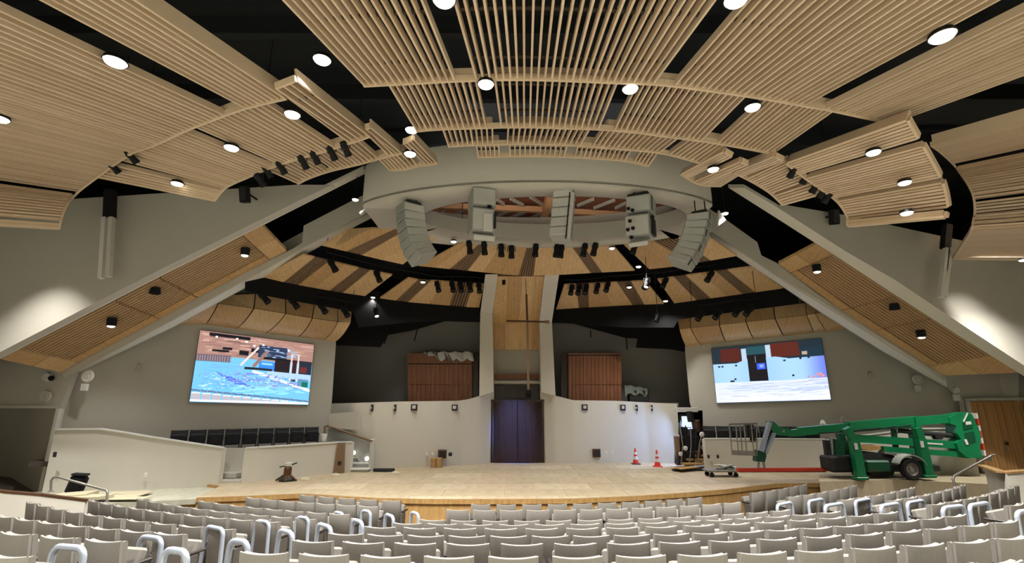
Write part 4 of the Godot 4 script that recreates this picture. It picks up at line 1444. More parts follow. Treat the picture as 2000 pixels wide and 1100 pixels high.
# ---------------------------------------------------------------- seats
func seat_shell(w: float, y0: float, y1: float, t: float, bulge: float, z0: float, lean: float, m: int) -> MB:
	# an upright shell whose middle bulges to the rear (+z); rounded top edge
	var b := MB.new()
	var prof := [Vector2(y0, 0.0), Vector2(y1 - 0.018, 0.0), Vector2(y1 - 0.004, 0.004), Vector2(y1, 0.014), Vector2(y1, t - 0.014), Vector2(y1 - 0.004, t - 0.004), Vector2(y1 - 0.018, t), Vector2(y0, t)]
	var rows := []
	for k in m + 1:
		var u := -1.0 + 2.0 * k / m
		var ring := []
		for q: Vector2 in prof:
			ring.append(Vector3(u * w * 0.5, q.x + 0.012 * u * u, z0 + bulge * (1.0 - u * u) - q.y + lean * (q.x - y0)))
		rows.append(ring)
	var np := prof.size()
	for k in m:
		var mid := Vector3.ZERO
		for v in rows[k] + rows[k + 1]:
			mid += v / (2.0 * np)
		for i in np:
			var j := (i + 1) % np
			b.smooth(10 if i in [2, 3, 4] else (11 if i == 6 or i == 5 else 12))
			b.oquad(rows[k][i], rows[k][j], rows[k + 1][j], rows[k + 1][i], mid)
	b.smooth(-1)
	for e in [0, m]:
		var inner: Vector3 = (rows[1 if e == 0 else m - 1][0] + rows[1 if e == 0 else m - 1][5]) * 0.5
		for i in range(1, np - 1):
			b.otri(rows[e][0], rows[e][i], rows[e][i + 1], inner)
	return b

func make_seat(called: String, dark: bool) -> Node3D:
	var o := Node3D.new()
	o.name = numbered(called)
	add_child(o)
	var fab: Material = M.fabric_dark if dark else M.fabric
	var shell: Material = M.fabric_dark if dark else M.fabric_shell
	put("rear_shell", seat_shell(0.53 if dark else 0.455, 0.30, 0.87, 0.03, 0.035, 0.08, 0.10, 8).done(), shell, o)
	put("backrest", seat_shell(0.51 if dark else 0.43, 0.40, 0.855, 0.055, 0.03, 0.048, 0.10, 8).done(), fab, o)
	var c := MB.new()
	c.cbox(T(Vector3(0, 0.54, -0.12), 0, 1.25), Vector3(0.44, 0.11, 0.42), 0.025)
	put("seat", c.done(), fab, o)
	for s in [-1.0, 1.0]:
		var l := MB.new()
		l.cbox(T(Vector3(s * 0.245, 0.30, -0.02)), Vector3(0.04, 0.60, 0.20), 0.012)
		l.cbox(T(Vector3(s * 0.243, 0.012, -0.02)), Vector3(0.05, 0.024, 0.30), 0.006)
		put("support", l.done(), M.pedestal, o)
		var a := MB.new()
		a.cbox(T(Vector3(s * 0.245, 0.62, -0.10)), Vector3(0.045, 0.035, 0.30), 0.012)
		put("armrest", a.done(), M.arm, o)
	return o

func angle_at(px: float, py: float, drop: float) -> float:
	var p := H(px, py, -drop)
	return rad_to_deg(atan2(p.x - SEAT_C.x, SEAT_C.y + p.z))

var row_top := {}

func tread(R: float, a0: float, a1: float, y: float) -> void:
	var lo := []
	var hi := []
	for k in 13:
		var a := lerpf(a0, a1, k / 12.0)
		lo.append(pol(R - 0.50, a, y))
		hi.append(pol(R + 0.52, a, y))
	struct("floor_tread", MB.new().strip(hi, lo, Vector3(0, -0.5, 0)), M.carpet)

func build_seating() -> void:
	var proto := make_seat("auditorium_seat", false)
	var first := true
	# block, radius, drop of the seat tops below the eye, first seat px, last seat px, number, extra seats before
	var rows := [
		["centre", 21.55, 1.24, 1936, 1095, 2062, 1088, 2], ["centre", 20.65, 1.35, 516, 1080, 1970, 1049, 14], ["centre", 19.75, 1.47, 606, 1060, 1967, 1020, 16], ["centre", 18.88, 1.60, 676, 1043, 1862, 1007, 18], ["centre", 18.05, 1.70, 744, 1029, 1732, 1002, 15],
		["centre", 17.3, 1.81, 799, 1020, 1612, 999, 14], ["centre", 16.1, 2.01, 847.5, 1013, 1516, 995, 13], ["centre", 14.9, 2.07, 893, 997, 1429, 982, 12], ["centre", 13.02, 2.31, 939, 985, 1353, 972, 10],
		["left", 21.5, 1.22, -70, 1077, 12, 1086, 2], ["left", 20.45, 1.37, -52, 1037, 194, 1059, 4], ["left", 19.25, 1.60, -35, 1004, 330, 1043, 8], ["left", 17.9, 1.86, 61.6, 982, 435, 1032, 10], ["left", 17.0, 1.94, 183.7, 979, 520, 1019.5, 10],
		["left", 15.9, 2.12, 277, 976, 601, 1012, 10], ["left", 15.2, 2.16, 400, 980, 664, 1004, 8], ["left", 14.7, 2.09, 489.5, 974, 719, 989, 7], ["left", 13.5, 2.19, 603, 967, 765, 978, 5],
		["right", 13.5, 2.22, 1479, 962, 1580, 949, 5], ["right", 14.75, 2.10, 1553, 970, 1662, 950, 6], ["right", 16.2, 1.91, 1662, 977, 1762, 950, 6], ["right", 17.0, 1.81, 1763, 979, 1846, 944, 7], ["right", 17.9, 1.70, 1843, 986, 1942, 950, 8], ["right", 18.85, 1.58, 1976, 985, 2075, 965, 4]]
	var nth := {"centre": 0, "left": 0, "right": 0}
	var words := ["nearest", "second nearest", "third nearest", "fourth nearest", "fifth nearest", "sixth nearest", "seventh nearest", "eighth nearest", "ninth nearest"]
	var rwords := ["first", "second", "third", "fourth", "fifth", "sixth"]
	for q in rows:
		var blk: String = q[0]
		var a0 := angle_at(q[3], q[4], q[2])
		var a1 := angle_at(q[5], q[6], q[2])
		var y: float = EY - q[2] - 0.87
		var n: int = q[7]
		if blk == "right":
			var step := rad_to_deg(0.56 / q[1])
			a1 = maxf(a1, a0 + step * (n - 1))
			a1 = a0 + step * (n - 1)
		var pad := rad_to_deg(0.34 / q[1])
		tread(q[1], a0 - pad, a1 + pad, y)
		for k in n:
			var a := lerpf(a0, a1, k / float(maxi(1, n - 1)))
			var t: Node3D
			if first:
				t = proto
				first = false
			else:
				t = proto.duplicate()
				t.name = numbered("auditorium_seat")
				add_child(t)
			var p := pol(q[1] - 0.1, a, y)
			t.position = p
			t.rotation.y = deg_to_rad(a)
			var lab := ""
			if blk == "centre":
				lab = "grey-beige auditorium seat, %s from the left in the %s row of the centre block" % [ordinal(k + 1), words[nth[blk]]]
			elif blk == "left":
				lab = "grey-beige auditorium seat, %s from the aisle in the %s row of the left block" % [ordinal(n - k), words[nth[blk]]]
			else:
				lab = "grey-beige auditorium seat, %s from the aisle, right block, %s row from the stage" % [ordinal(k + 1), rwords[nth[blk]]]
			tag(t, lab, "seat", "auditorium seats")
		nth[blk] += 1
	# tube rail loops along the two aisles: near top corner, far top corner, drop below the eye
	var left_far := [[100, 1067, 160, 1072, 1.38], [270, 1048, 312, 1053, 1.62], [400, 1028, 433, 1035, 1.84], [497, 1017, 523, 1021, 1.94], [577, 1010, 600, 1013, 2.10], [650, 1000, 668, 1004, 2.16], [704, 997, 720, 1000, 2.13]]
	var left_near := [[328, 1073, 373, 1079, 1.34], [455, 1055, 490, 1060, 1.47], [550, 1035, 577, 1042, 1.62], [625, 1023, 651, 1031, 1.75], [693, 1015, 712, 1021, 1.86], [756, 1004, 772, 1010, 2.02], [806, 1000, 821, 1005, 2.08]]
	var right_far := [[1581, 980, 1612, 974, 2.05], [1672, 980, 1704, 974, 1.95], [1774, 983, 1814, 976, 1.80], [1896, 988, 1946, 980, 1.62]]
	var right_near := [[1514, 987, 1543, 981, 2.0], [1607, 989, 1643, 983, 1.82], [1716, 989, 1752, 983, 1.70], [1836, 993, 1878, 988, 1.58], [1980, 1001, 2030, 996, 1.45]]
	for set_ in [[left_far, "pale tube handrail loop, %s nearest, left block side of the left aisle"], [left_near, "pale tube handrail loop, %s nearest, centre block side of the left aisle"],
			[right_far, "pale tube handrail loop, %s from the left, right block side of the right aisle"], [right_near, "pale tube handrail loop, %s from the left, centre block side of right aisle"]]:
		var i := 0
		for q in set_[0]:
			i += 1
			var a := H(q[0], q[1], -q[4])
			var b := H(q[2], q[3], -q[4])
			var d := (b - a).normalized()
			var len_ := clampf((b - a).length(), 0.28, 0.62)
			b = a + d * len_
			var away := Vector3(0.03, 0, 0) if set_[0] == left_far or set_[0] == right_near else Vector3(-0.03, 0, 0)
			a += away
			b += away
			var foot := a.y - 0.95
			var o := thing("rail_loop", set_[1] % ordinal(i), "handrail", Vector3(a.x, foot, a.z), "tube handrail loops along the aisles")
			var path := [Vector3(a.x, foot, a.z) - d * 0.06]
			for k in 6:
				var t := PI * 0.5 * k / 5.0
				path.append(a + d * (0.09 - 0.09 * cos(t)) * 1.0 + Vector3(0, -0.09 + 0.09 * sin(t), 0))
			for k in 6:
				var t := PI * 0.5 * k / 5.0
				path.append(b - d * (0.09 - 0.09 * sin(t)) + Vector3(0, -0.09 + 0.09 * cos(t), 0) + d * 0.0)
			path.append(Vector3(b.x, foot, b.z) + d * 0.03)
			obj("tube", MB.new().tube(path, 0.032, 8), M.rail, o)
			for e in [path[0], path[-1]]:
				obj("flange", MB.new().lathe([Vector2(0, 0.025), Vector2(0.06, 0.02), Vector2(0.07, 0.0)], T(Vector3(e.x, foot, e.z)), 12), M.rail, o)
			# the post stands on the stepped floor below
			var ft := MB.new()
			ft.box(T(Vector3((a.x + b.x) * 0.5, foot - 0.14, (a.z + b.z) * 0.5), atan2(-d.z, d.x)), Vector3(len_ + 0.24, 0.28, 0.26))
			struct("floor_kerb", ft, M.carpet)

# ---------------------------------------------------------------- towable boom lift
const LD := 17.9     # distance of the lift's centre line

func lp(x: float, y: float, off := 0.0) -> Vector3:
	return P(x, y, LD + off)

func plate(pts: Array, off: float, thick: float) -> MB:
	var q := []
	for v in pts:
		q.append(lp(v[0], v[1], off))
	return MB.new().prism(q, Vector3(0, 0, -thick))

func rod(x0: float, y0: float, x1: float, y1: float, w: float, h: float, off := 0.0) -> MB:
	return MB.new().bar(lp(x0, y0, off), lp(x1, y1, off), w, h)

func build_lift() -> void:
	var o := thing("boom_lift", "green towable boom lift parked on the right of the stage, arms folded", "lift", Vector3(lp(1730, 930).x, EY - 2.42, -LD))
	# main telescoping boom
	var bm := obj("main_boom", rod(1560, 843, 1856, 817, 0.26, 0.27), M.green, o)
	obj("boom_sleeve", rod(1655, 834.5, 1790, 823, 0.33, 0.34), M.green, bm)
	obj("boom_edge", rod(1560, 838, 1856, 812, 0.10, 0.03), M.white, bm)
	obj("clamp", rod(1783, 815, 1785, 838, 0.42, 0.16), M.green, bm)
	for k in 3:
		obj("hose", MB.new().tube([lp(1600 + 40 * k, 846 - 3.4 * k, -0.2), lp(1660 + 40 * k, 844 - 4.0 * k, -0.2), lp(1720 + 30 * k, 836 - 2.5 * k, -0.2)], 0.02, 6), M.rubber, bm)
	# jib and the pale parallel arms that carry the basket
	var jb := obj("jib_knuckle", plate([[1503, 823], [1512, 824], [1522, 834], [1548, 840], [1568, 838], [1568, 852], [1546, 853], [1512, 849]], -0.14, 0.28), M.green, o)
	obj("pin", MB.new().lathe([Vector2(0, 0.36), Vector2(0.05, 0.36), Vector2(0.05, 0.0)], T(lp(1520, 842, 0.2), 0, PI / 2), 10), M.steel, jb)
	obj("jib_arm", rod(1503, 825, 1487, 882, 0.18, 0.10, -0.1), M.rail, o)
	obj("jib_arm", rod(1511, 846, 1495, 886, 0.18, 0.09, -0.1), M.rail, o)
	obj("jib_cylinder", rod(1507, 838, 1492, 882, 0.1, 0.07, 0.0), M.charcoal, o)
	var br := obj("basket_mount", plate([[1479, 879], [1487, 882], [1496, 880], [1497, 892], [1494, 903], [1478, 902]], -0.15, 0.3), M.green_dark, o)
	obj("stop_post", rod(1482, 903, 1481, 914, 0.06, 0.06), M.steel, br)
	obj("stop_post", rod(1491, 903, 1493, 914, 0.06, 0.06), M.steel, br)
	# work basket
	var bk := Node3D.new()
	bk.name = "basket"
	o.add_child(bk)
	var tl := [lp(1424, 829, -0.35), lp(1478, 827, -0.35), lp(1478, 827, 0.35), lp(1424, 829, 0.35)]
	var ml := [lp(1428, 861, -0.35), lp(1476, 863, -0.35), lp(1476, 863, 0.35), lp(1428, 861, 0.35)]
	var bl := [lp(1430, 889, -0.35), lp(1476, 891, -0.35), lp(1476, 891, 0.35), lp(1430, 889, 0.35)]
	obj("top_rail", MB.new().tube(tl, 0.025, 6, true), M.steel, bk)
	obj("middle_rail", MB.new().tube(ml, 0.02, 6, true), M.steel, bk)
	for q in [[1424, 829, 1430, 889, -0.35], [1437, 829, 1443, 890, -0.35], [1453, 828, 1459, 890, -0.35], [1467, 828, 1473, 891, -0.35], [1478, 827, 1478, 891, -0.35], [1424, 829, 1430, 889, 0.35], [1445, 828, 1450, 890, 0.35], [1478, 827, 1478, 891, 0.35]]:
		obj("post", MB.new().tube([lp(q[0], q[1], q[4]), lp(q[2], q[3], q[4])], 0.02, 6), M.steel, bk)
	var kb := MB.new()
	kb.hexa([bl[0], bl[1], bl[2], bl[3], bl[0] + Vector3(0, 0.16, 0), bl[1] + Vector3(0, 0.16, 0), bl[2] + Vector3(0, 0.16, 0), bl[3] + Vector3(0, 0.16, 0)])
	obj("tray", kb, M.steel, bk)
	obj("control_box", MB.new().cbox(T(lp(1463, 841, 0.0)), Vector3(0.3, 0.42, 0.26), 0.03), M.charcoal, bk)
	obj("control_cover", MB.new().cbox(T(lp(1470, 850, -0.28), 0, 0.2), Vector3(0.2, 0.5, 0.06), 0.02), M.charcoal, bk)
	# folded lower arms
	var a1 := obj("lower_arm", rod(1668, 856, 1876, 870, 0.26, 0.25), M.green, o)
	obj("arm_stripe", rod(1800, 865, 1835, 867.5, 0.28, 0.05), M.white, a1)
	obj("lower_arm", rod(1722, 877, 1912, 890, 0.24, 0.18), M.green, o)
	obj("link", rod(1745, 838, 1750, 880, 0.14, 0.12), M.green_dark, o)
	obj("lift_cylinder", MB.new().tube([lp(1756, 841), lp(1800, 846), lp(1866, 852)], 0.085, 10), M.charcoal, o)
	obj("cylinder_mount", plate([[1824, 848], [1846, 851], [1840, 859], [1832, 859]], -0.1, 0.2), M.charcoal, o)
	# rear knuckle with its warning stripes
	var kn := obj("rear_knuckle", plate([[1856, 816], [1868, 809], [1891, 805], [1899, 810], [1906, 826], [1916, 849], [1914, 862], [1916, 893], [1893, 896], [1874, 882], [1868, 866], [1878, 858], [1868, 846], [1868, 832], [1857, 828]], -0.22, 0.44), M.green, o)
	obj("recess", plate([[1884, 846], [1902, 842], [1906, 862], [1890, 868]], -0.24, 0.02), M.green_dark, kn)
	obj("recess", plate([[1880, 826], [1898, 826], [1900, 836], [1882, 840]], -0.24, 0.02), M.green_dark, kn)
	obj("edge_bar", rod(1890, 807, 1882, 824, 0.03, 0.03, -0.25), M.white, kn)
	obj("decal", plate([[1886, 824], [1896, 823], [1898, 829], [1887, 830]], -0.25, 0.01), M.white, kn)
	obj("decal", plate([[1883, 859], [1888, 858], [1892, 868], [1888, 870]], -0.25, 0.01), M.white, kn)
	for k in 7:
		var t := k / 6.0
		var x := lerpf(1900, 1915, t)
		var y := lerpf(812, 884, t)
		obj("warning_stripe", rod(x, y - 5, x + 2, y + 5.5, 0.3, 0.05, -0.05), M.white if k % 2 == 0 else M.red, kn)
	# chassis, battery box, wheel and tow bar
	obj("chassis", rod(1616, 914, 1800, 912, 0.7, 0.22), M.charcoal, o)
	obj("battery_box", MB.new().cbox(T(lp(1641, 904, -0.25)), Vector3(1.06, 0.46, 0.6), 0.05), M.charcoal, o)
	var tb := obj("turntable", plate([[1680, 886], [1700, 883], [1744, 888], [1752, 898], [1752, 912], [1744, 930], [1706, 931], [1684, 912]], -0.3, 0.6), M.charcoal, o)
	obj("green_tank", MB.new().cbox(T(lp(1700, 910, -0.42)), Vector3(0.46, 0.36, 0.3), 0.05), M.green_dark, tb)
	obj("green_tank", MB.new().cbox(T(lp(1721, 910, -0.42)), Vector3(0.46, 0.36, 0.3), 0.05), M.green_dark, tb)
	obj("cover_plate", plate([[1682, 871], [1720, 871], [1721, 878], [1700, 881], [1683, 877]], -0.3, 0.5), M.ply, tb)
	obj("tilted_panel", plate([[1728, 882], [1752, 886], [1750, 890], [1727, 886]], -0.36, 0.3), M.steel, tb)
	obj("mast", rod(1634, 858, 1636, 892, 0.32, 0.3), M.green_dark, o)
	obj("mast_edge", rod(1625, 853, 1629, 892, 0.06, 0.1), M.white, o)
	obj("jack_post", rod(1613, 860, 1618, 897, 0.16, 0.16), M.charcoal, o)
	var wc := lp(1773, 915.5, -0.62)
	wc.y = EY - 2.42 + 0.345
	var wh := obj("wheel", MB.new().lathe([Vector2(0.2, 0.20), Vector2(0.30, 0.22), Vector2(0.34, 0.17), Vector2(0.345, 0.05), Vector2(0.31, 0.0), Vector2(0.2, 0.02)], T(wc, 0, PI / 2), 28), M.rubber, o)
	obj("rim", MB.new().lathe([Vector2(0, 0.16), Vector2(0.07, 0.19), Vector2(0.09, 0.14), Vector2(0.17, 0.13), Vector2(0.205, 0.20), Vector2(0.205, 0.02), Vector2(0.0, 0.02)], T(wc, 0, PI / 2), 20), M.steel, wh)
	var far := wc + Vector3(0, 0, -1.35)
	obj("wheel", MB.new().lathe([Vector2(0.0, 0.18), Vector2(0.2, 0.20), Vector2(0.30, 0.22), Vector2(0.34, 0.17), Vector2(0.345, 0.05), Vector2(0.31, 0.0), Vector2(0.0, 0.02)], T(far, 0, PI / 2), 24), M.rubber, o)
	obj("axle", MB.new().tube([wc, far], 0.06, 8), M.charcoal, o)
	var fd := MB.new()
	var fo := []
	var fi := []
	for k in 9:
		var a := lerpf(2.75, 0.25, k / 8.0)
		fo.append(wc + Vector3(cos(a) * 0.47, sin(a) * 0.43, 0.26))
		fi.append(wc + Vector3(cos(a) * 0.47, sin(a) * 0.43, -0.1))
	fd.strip(fo, fi, Vector3(0, 0.03, 0))
	obj("mudguard", fd, M.pa, o)
	obj("tow_bar", rod(1440, 918, 1616, 917, 0.14, 0.11), M.red, o)
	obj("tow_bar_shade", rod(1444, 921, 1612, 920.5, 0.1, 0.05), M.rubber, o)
	# four outriggers folded upright
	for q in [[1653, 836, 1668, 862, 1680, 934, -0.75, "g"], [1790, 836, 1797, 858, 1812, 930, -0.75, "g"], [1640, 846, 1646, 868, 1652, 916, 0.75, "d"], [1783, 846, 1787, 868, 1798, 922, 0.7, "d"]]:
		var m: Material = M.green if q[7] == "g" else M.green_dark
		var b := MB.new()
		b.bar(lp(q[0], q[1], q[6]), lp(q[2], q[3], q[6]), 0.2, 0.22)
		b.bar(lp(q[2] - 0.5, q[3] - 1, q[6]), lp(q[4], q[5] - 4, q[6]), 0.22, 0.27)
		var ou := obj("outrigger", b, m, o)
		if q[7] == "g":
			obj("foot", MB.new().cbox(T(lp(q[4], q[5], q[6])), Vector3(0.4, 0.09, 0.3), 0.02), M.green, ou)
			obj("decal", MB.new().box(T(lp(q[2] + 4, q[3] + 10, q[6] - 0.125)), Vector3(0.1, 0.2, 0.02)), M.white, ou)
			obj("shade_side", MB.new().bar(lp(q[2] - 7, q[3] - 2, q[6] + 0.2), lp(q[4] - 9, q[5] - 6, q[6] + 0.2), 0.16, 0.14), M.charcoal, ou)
	obj("rear_foot", MB.new().cbox(T(lp(1819, 914, 0.2)), Vector3(0.34, 0.2, 0.4), 0.03), M.charcoal, o)
	var be := obj("beacon", MB.new().lathe([Vector2(0.08, 0.0), Vector2(0.09, 0.1), Vector2(0.05, 0.2), Vector2(0.0, 0.22)], T(lp(1608, 833)), 12), M.white, o)
	be.name = "beacon"

# ---------------------------------------------------------------- loose things on and around the stage
func build_stage_things() -> void:
	var fy := EY - 2.61
	# two traffic cones
	for q in [[1242, 907, "orange traffic cone with white bands, left one of two by the right stage wall"], [1284.5, 912, "orange traffic cone with white bands, right one of two, nearer the bright doorway"]]:
		var at := H(q[0], q[1], -2.61)
		var o := thing("traffic_cone", q[2], "cone", at, "traffic cones")
		obj("foot", MB.new().cbox(T(at + Vector3(0, 0.02, 0)), Vector3(0.36, 0.04, 0.36), 0.01), M.cone if q[0] > 1260 else M.charcoal, o)
		obj("body", MB.new().lathe([Vector2(0.135, 0.04), Vector2(0.105, 0.2)], T(at), 18), M.cone, o)
		obj("band", MB.new().lathe([Vector2(0.107, 0.2), Vector2(0.083, 0.34)], T(at), 18), M.white, o)
		obj("body", MB.new().lathe([Vector2(0.083, 0.34), Vector2(0.068, 0.42)], T(at), 18), M.cone, o)
		obj("band", MB.new().lathe([Vector2(0.07, 0.42), Vector2(0.053, 0.52)], T(at), 18), M.white, o)
		obj("tip", MB.new().lathe([Vector2(0.053, 0.52), Vector2(0.025, 0.69), Vector2(0.0, 0.7)], T(at), 18), M.cone, o)
	# four-wheeled dolly left of the red tow bar
	var da := H(1409, 931, -2.62)
	var dy := thing("dolly", "low four-wheeled dolly loaded with pale parts beside the red tow bar", "dolly", da)
	obj("platform", MB.new().cbox(T(da + Vector3(0, 0.22, 0)), Vector3(1.15, 0.07, 0.62), 0.015), M.steel, dy)
	for s in [[-0.44, -0.24], [0.44, -0.24], [-0.44, 0.24], [0.44, 0.24]]:
		var wc: Vector3 = da + Vector3(s[0], 0.085, s[1])
		obj("caster", MB.new().lathe([Vector2(0, 0.05), Vector2(0.07, 0.05), Vector2(0.085, 0.03), Vector2(0.085, -0.01), Vector2(0.07, -0.03), Vector2(0, -0.03)], T(wc, 0, PI / 2), 14), M.rubber, dy)
		obj("fork", MB.new().box(T(wc + Vector3(0, 0.08, -0.01))  , Vector3(0.06, 0.1, 0.09)), M.charcoal, dy)
	var ld := thing("parts_pile", "pale metal brackets and offcuts piled on the four-wheeled dolly", "parts", da + Vector3(0, 0.26, 0))
	var pr := RandomNumberGenerator.new()
	pr.seed = 4
	for k in 9:
		var at := da + Vector3(pr.randf_range(-0.45, 0.45), 0.29 + 0.05 * (k % 3), pr.randf_range(-0.2, 0.2))
		obj("offcut", MB.new().cbox(T(at, pr.randf() * 3.0, 0, pr.randf_range(-0.2, 0.2)), Vector3(pr.randf_range(0.2, 0.5), 0.05, 0.12), 0.01), [M.white, M.steel, M.pa, M.charcoal][k % 4], ld)
	# dark plank and timber offcuts by the right stairs
	var pk := H(1316, 918, -2.61)
	tag(obj("plank", MB.new().bar(H(1314, 918, -2.56), H(1376, 917, -2.56), 0.22, 0.06), M.charcoal), "dark plank lying on the stage edge left of the four-wheeled dolly", "plank")
	tag(obj("plank", MB.new().bar(H(1330, 914, -2.56), H(1368, 902, -2.56), 0.16, 0.05), M.ply), "pale plank propped across the dark plank by the right stairs", "plank")
	tag(obj("timber_sheet", MB.new().prism([H(1316, 915, -2.5), H(1352, 912, -2.5), H(1366, 914, -2.5), H(1330, 918, -2.5)], Vector3(0, 0.03, 0)), M.ply), "pale plywood offcut resting over the dark plank by the right stairs", "board")
	# floor machine left of the stage
	var ma := H(560, 940, -2.61)
	var mc := thing("floor_machine", "small brown machine with handles standing on the left of the stage", "machine", ma)
	obj("deck", MB.new().lathe([Vector2(0.0, 0.16), Vector2(0.2, 0.15), Vector2(0.27, 0.07), Vector2(0.27, 0.02), Vector2(0.0, 0.02)], T(ma), 18), M.charcoal, mc)
	obj("motor", MB.new().lathe([Vector2(0.0, 0.5), Vector2(0.10, 0.48), Vector2(0.13, 0.42), Vector2(0.13, 0.18), Vector2(0.16, 0.14)], T(ma), 14), M.bronze, mc)
	obj("head", MB.new().cbox(T(ma + Vector3(0.02, 0.55, 0)), Vector3(0.22, 0.14, 0.2), 0.03), M.pa_light, mc)
	obj("handle", MB.new().tube([ma + Vector3(-0.3, 0.46, 0), ma + Vector3(-0.1, 0.5, 0), ma + Vector3(0.12, 0.54, 0), ma + Vector3(0.3, 0.6, 0)], 0.022, 6), M.charcoal, mc)
	for q in [[-0.36, 0.1, 0.05], [0.38, 0.12, 0.1], [0.05, 0.06, 0.3]]:
		obj("leg", MB.new().tube([ma + Vector3(q[0] * 0.3, 0.2, q[2] * 0.3), ma + Vector3(q[0], 0.03, q[2])], 0.035, 6), M.bronze, mc)
	# things by the left stage wall
	var bx := H(852, 913, -2.61)
	var cb := thing("carton", "small brown carton on the stage floor under the left wall opening", "box", bx)
	obj("body", MB.new().cbox(T(bx + Vector3(0, 0.19, 0)), Vector3(0.46, 0.38, 0.34), 0.015), M.ply, cb)
	obj("tape", MB.new().box(T(bx + Vector3(0, 0.2, 0.171)), Vector3(0.08, 0.36, 0.004)), M.groove_lip, cb)
	tag(obj("bar", MB.new().cbox(T(H(750, 918, -2.54)), Vector3(0.85, 0.12, 0.16), 0.03), M.charcoal), "black bar lying on the floor at the foot of the left stair rail", "bar")
	for q in [[528, 936, "crumpled white rag on the stage left of the brown machine"], [595, 937, "crumpled white rag on the stage right of the brown machine"], [655, 929, "white scrap on the stage by the choir wall end"], [772, 925, "white scrap on the stage in front of the left stage wall"]]:
		var at := H(q[0], q[1], -2.6)
		var rb := MB.new()
		rb.lathe([Vector2(0.16, 0.0), Vector2(0.12, 0.05), Vector2(0.05, 0.085), Vector2(0.0, 0.07)], Transform3D(Basis.from_euler(Vector3(0, q[0], 0)).scaled(Vector3(1.3, 1, 0.8)), at), 7)
		tag(obj("rag", rb, M.cream), q[2], "rag", "scraps on the stage")
	# wall boxes: paired speaker plates near the top of the stage walls, openings near the floor
	var nm := ["first", "second", "third", "fourth"]
	var i := 0
	for q in [[727, 797, 0.09, 0.28, 21.45, "l"], [772, 797, 0.09, 0.28, 21.75, "l"], [809, 796, 0.27, 0.27, 22.05, "l"], [888, 796.5, 0.27, 0.27, 22.85, "l"], [1142, 796, 0.27, 0.27, 23.6, "r"], [1216.5, 796.5, 0.24, 0.27, 23.77, "r"], [1243.5, 797, 0.09, 0.28, 23.81, "r"], [1273, 797, 0.07, 0.26, 23.76, "r"]]:
		var at := P(q[0], q[1], q[4] - 0.02)
		var o := thing("wall_box", "%s wall box from the left near the top of the %s stage wall" % [nm[i % 4], "left" if q[5] == "l" else "right"], "wall box", at, "wall boxes on the stage walls")
		obj("frame", MB.new().cbox(T(at), Vector3(q[2], q[3], 0.1), 0.012), M.charcoal, o)
		if q[2] > 0.2:
			obj("face", MB.new().cbox(T(at + Vector3(0, 0.015, 0.05)), Vector3(q[2] - 0.12, q[3] - 0.13, 0.03), 0.01), M.pa_light, o)
		else:
			obj("face", MB.new().cbox(T(at + Vector3(-0.03, 0.0, 0.05)), Vector3(0.05, 0.08, 0.03), 0.01), M.pa_light, o)
		i += 1
	for q in [[864, 887, 22.5, "left"], [1165, 885, 23.66, "right"]]:
		var at := P(q[0], q[1], q[2] - 0.03)
		var o := thing("wall_opening", "square dark floor-level wall box low on the %s stage wall" % q[3], "wall box", at)
		obj("frame", MB.new().cbox(T(at), Vector3(0.36, 0.36, 0.12), 0.012), M.bronze, o)
		obj("recess", MB.new().cbox(T(at + Vector3(0.02, 0, 0.055)), Vector3(0.27, 0.28, 0.03), 0.01), M.charcoal, o)
		var s := 1.0 if q[3] == "left" else -1.0
		var b2 := P(q[0] + 15.5 * s, q[1] + 0.5, q[2] + 0.02)
		tag(obj("wall_socket", MB.new().cbox(T(b2), Vector3(0.16, 0.16, 0.1), 0.03), M.charcoal), "small black socket beside the square box low on the %s stage wall" % q[3], "socket")
		for k in 2:
			var b3 := P(q[0] - (19.0 + 11.0 * k) * s, q[1], q[2] - 0.12 + 0.03 * k - (0.1 if q[3] == "right" else 0.2))
			tag(obj("wall_plate", MB.new().cbox(T(b3), Vector3(0.09, 0.12, 0.05), 0.01), M.white), "white outlet plate low on the %s stage wall, %s from the dark box" % [q[3], ["nearer", "farther"][k]], "outlet")
	# left stairs up to the gallery
	var sp := P(705, 918, 20.9)
	var stn := thing("stair", "short white stair with a grey side panel at the left end of the stage wall", "stair", Vector3(sp.x, fy, sp.z))
	for k in 5:
		obj("tread", MB.new().cbox(T(Vector3(sp.x - 0.09 * k, fy + 0.1 + 0.19 * k, sp.z + 0.1 - 0.3 * k)), Vector3(0.75, 0.06, 0.34), 0.01), M.white, stn)
		obj("riser", MB.new().box(T(Vector3(sp.x - 0.09 * k, fy + 0.02 + 0.19 * k, sp.z + 0.22 - 0.3 * k)), Vector3(0.72, 0.16, 0.03)), M.pa, stn)
	obj("side_panel", MB.new().prism([P(641, 836, 21.3), P(690, 850, 21.2), P(722, 862, 21.1), P(725, 919, 21.1), P(712, 919, 21.1), P(688, 880, 21.2), P(641, 862, 21.3)], Vector3(0, 0, -0.05)), M.pa, stn)
	obj("newel", MB.new().cbox(T(P(726, 891, 21.0)), Vector3(0.18, 1.32, 0.18), 0.02), M.pa_light, stn)
	obj("stair_rail", MB.new().tube([P(634, 850, 21.2), P(634, 833, 21.2), P(640, 832, 21.2), P(727, 862, 20.9)], 0.045, 8), M.groove_lip, stn)
	tag(obj("panel_block", MB.new().prism([P(642, 808, 21.15), P(700, 804, 21.15), P(700, 840, 21.15), P(642, 836, 21.15)], Vector3(0, 0, -0.12)), M.wall), "plain grey wall block above the left stair rail", "panel")
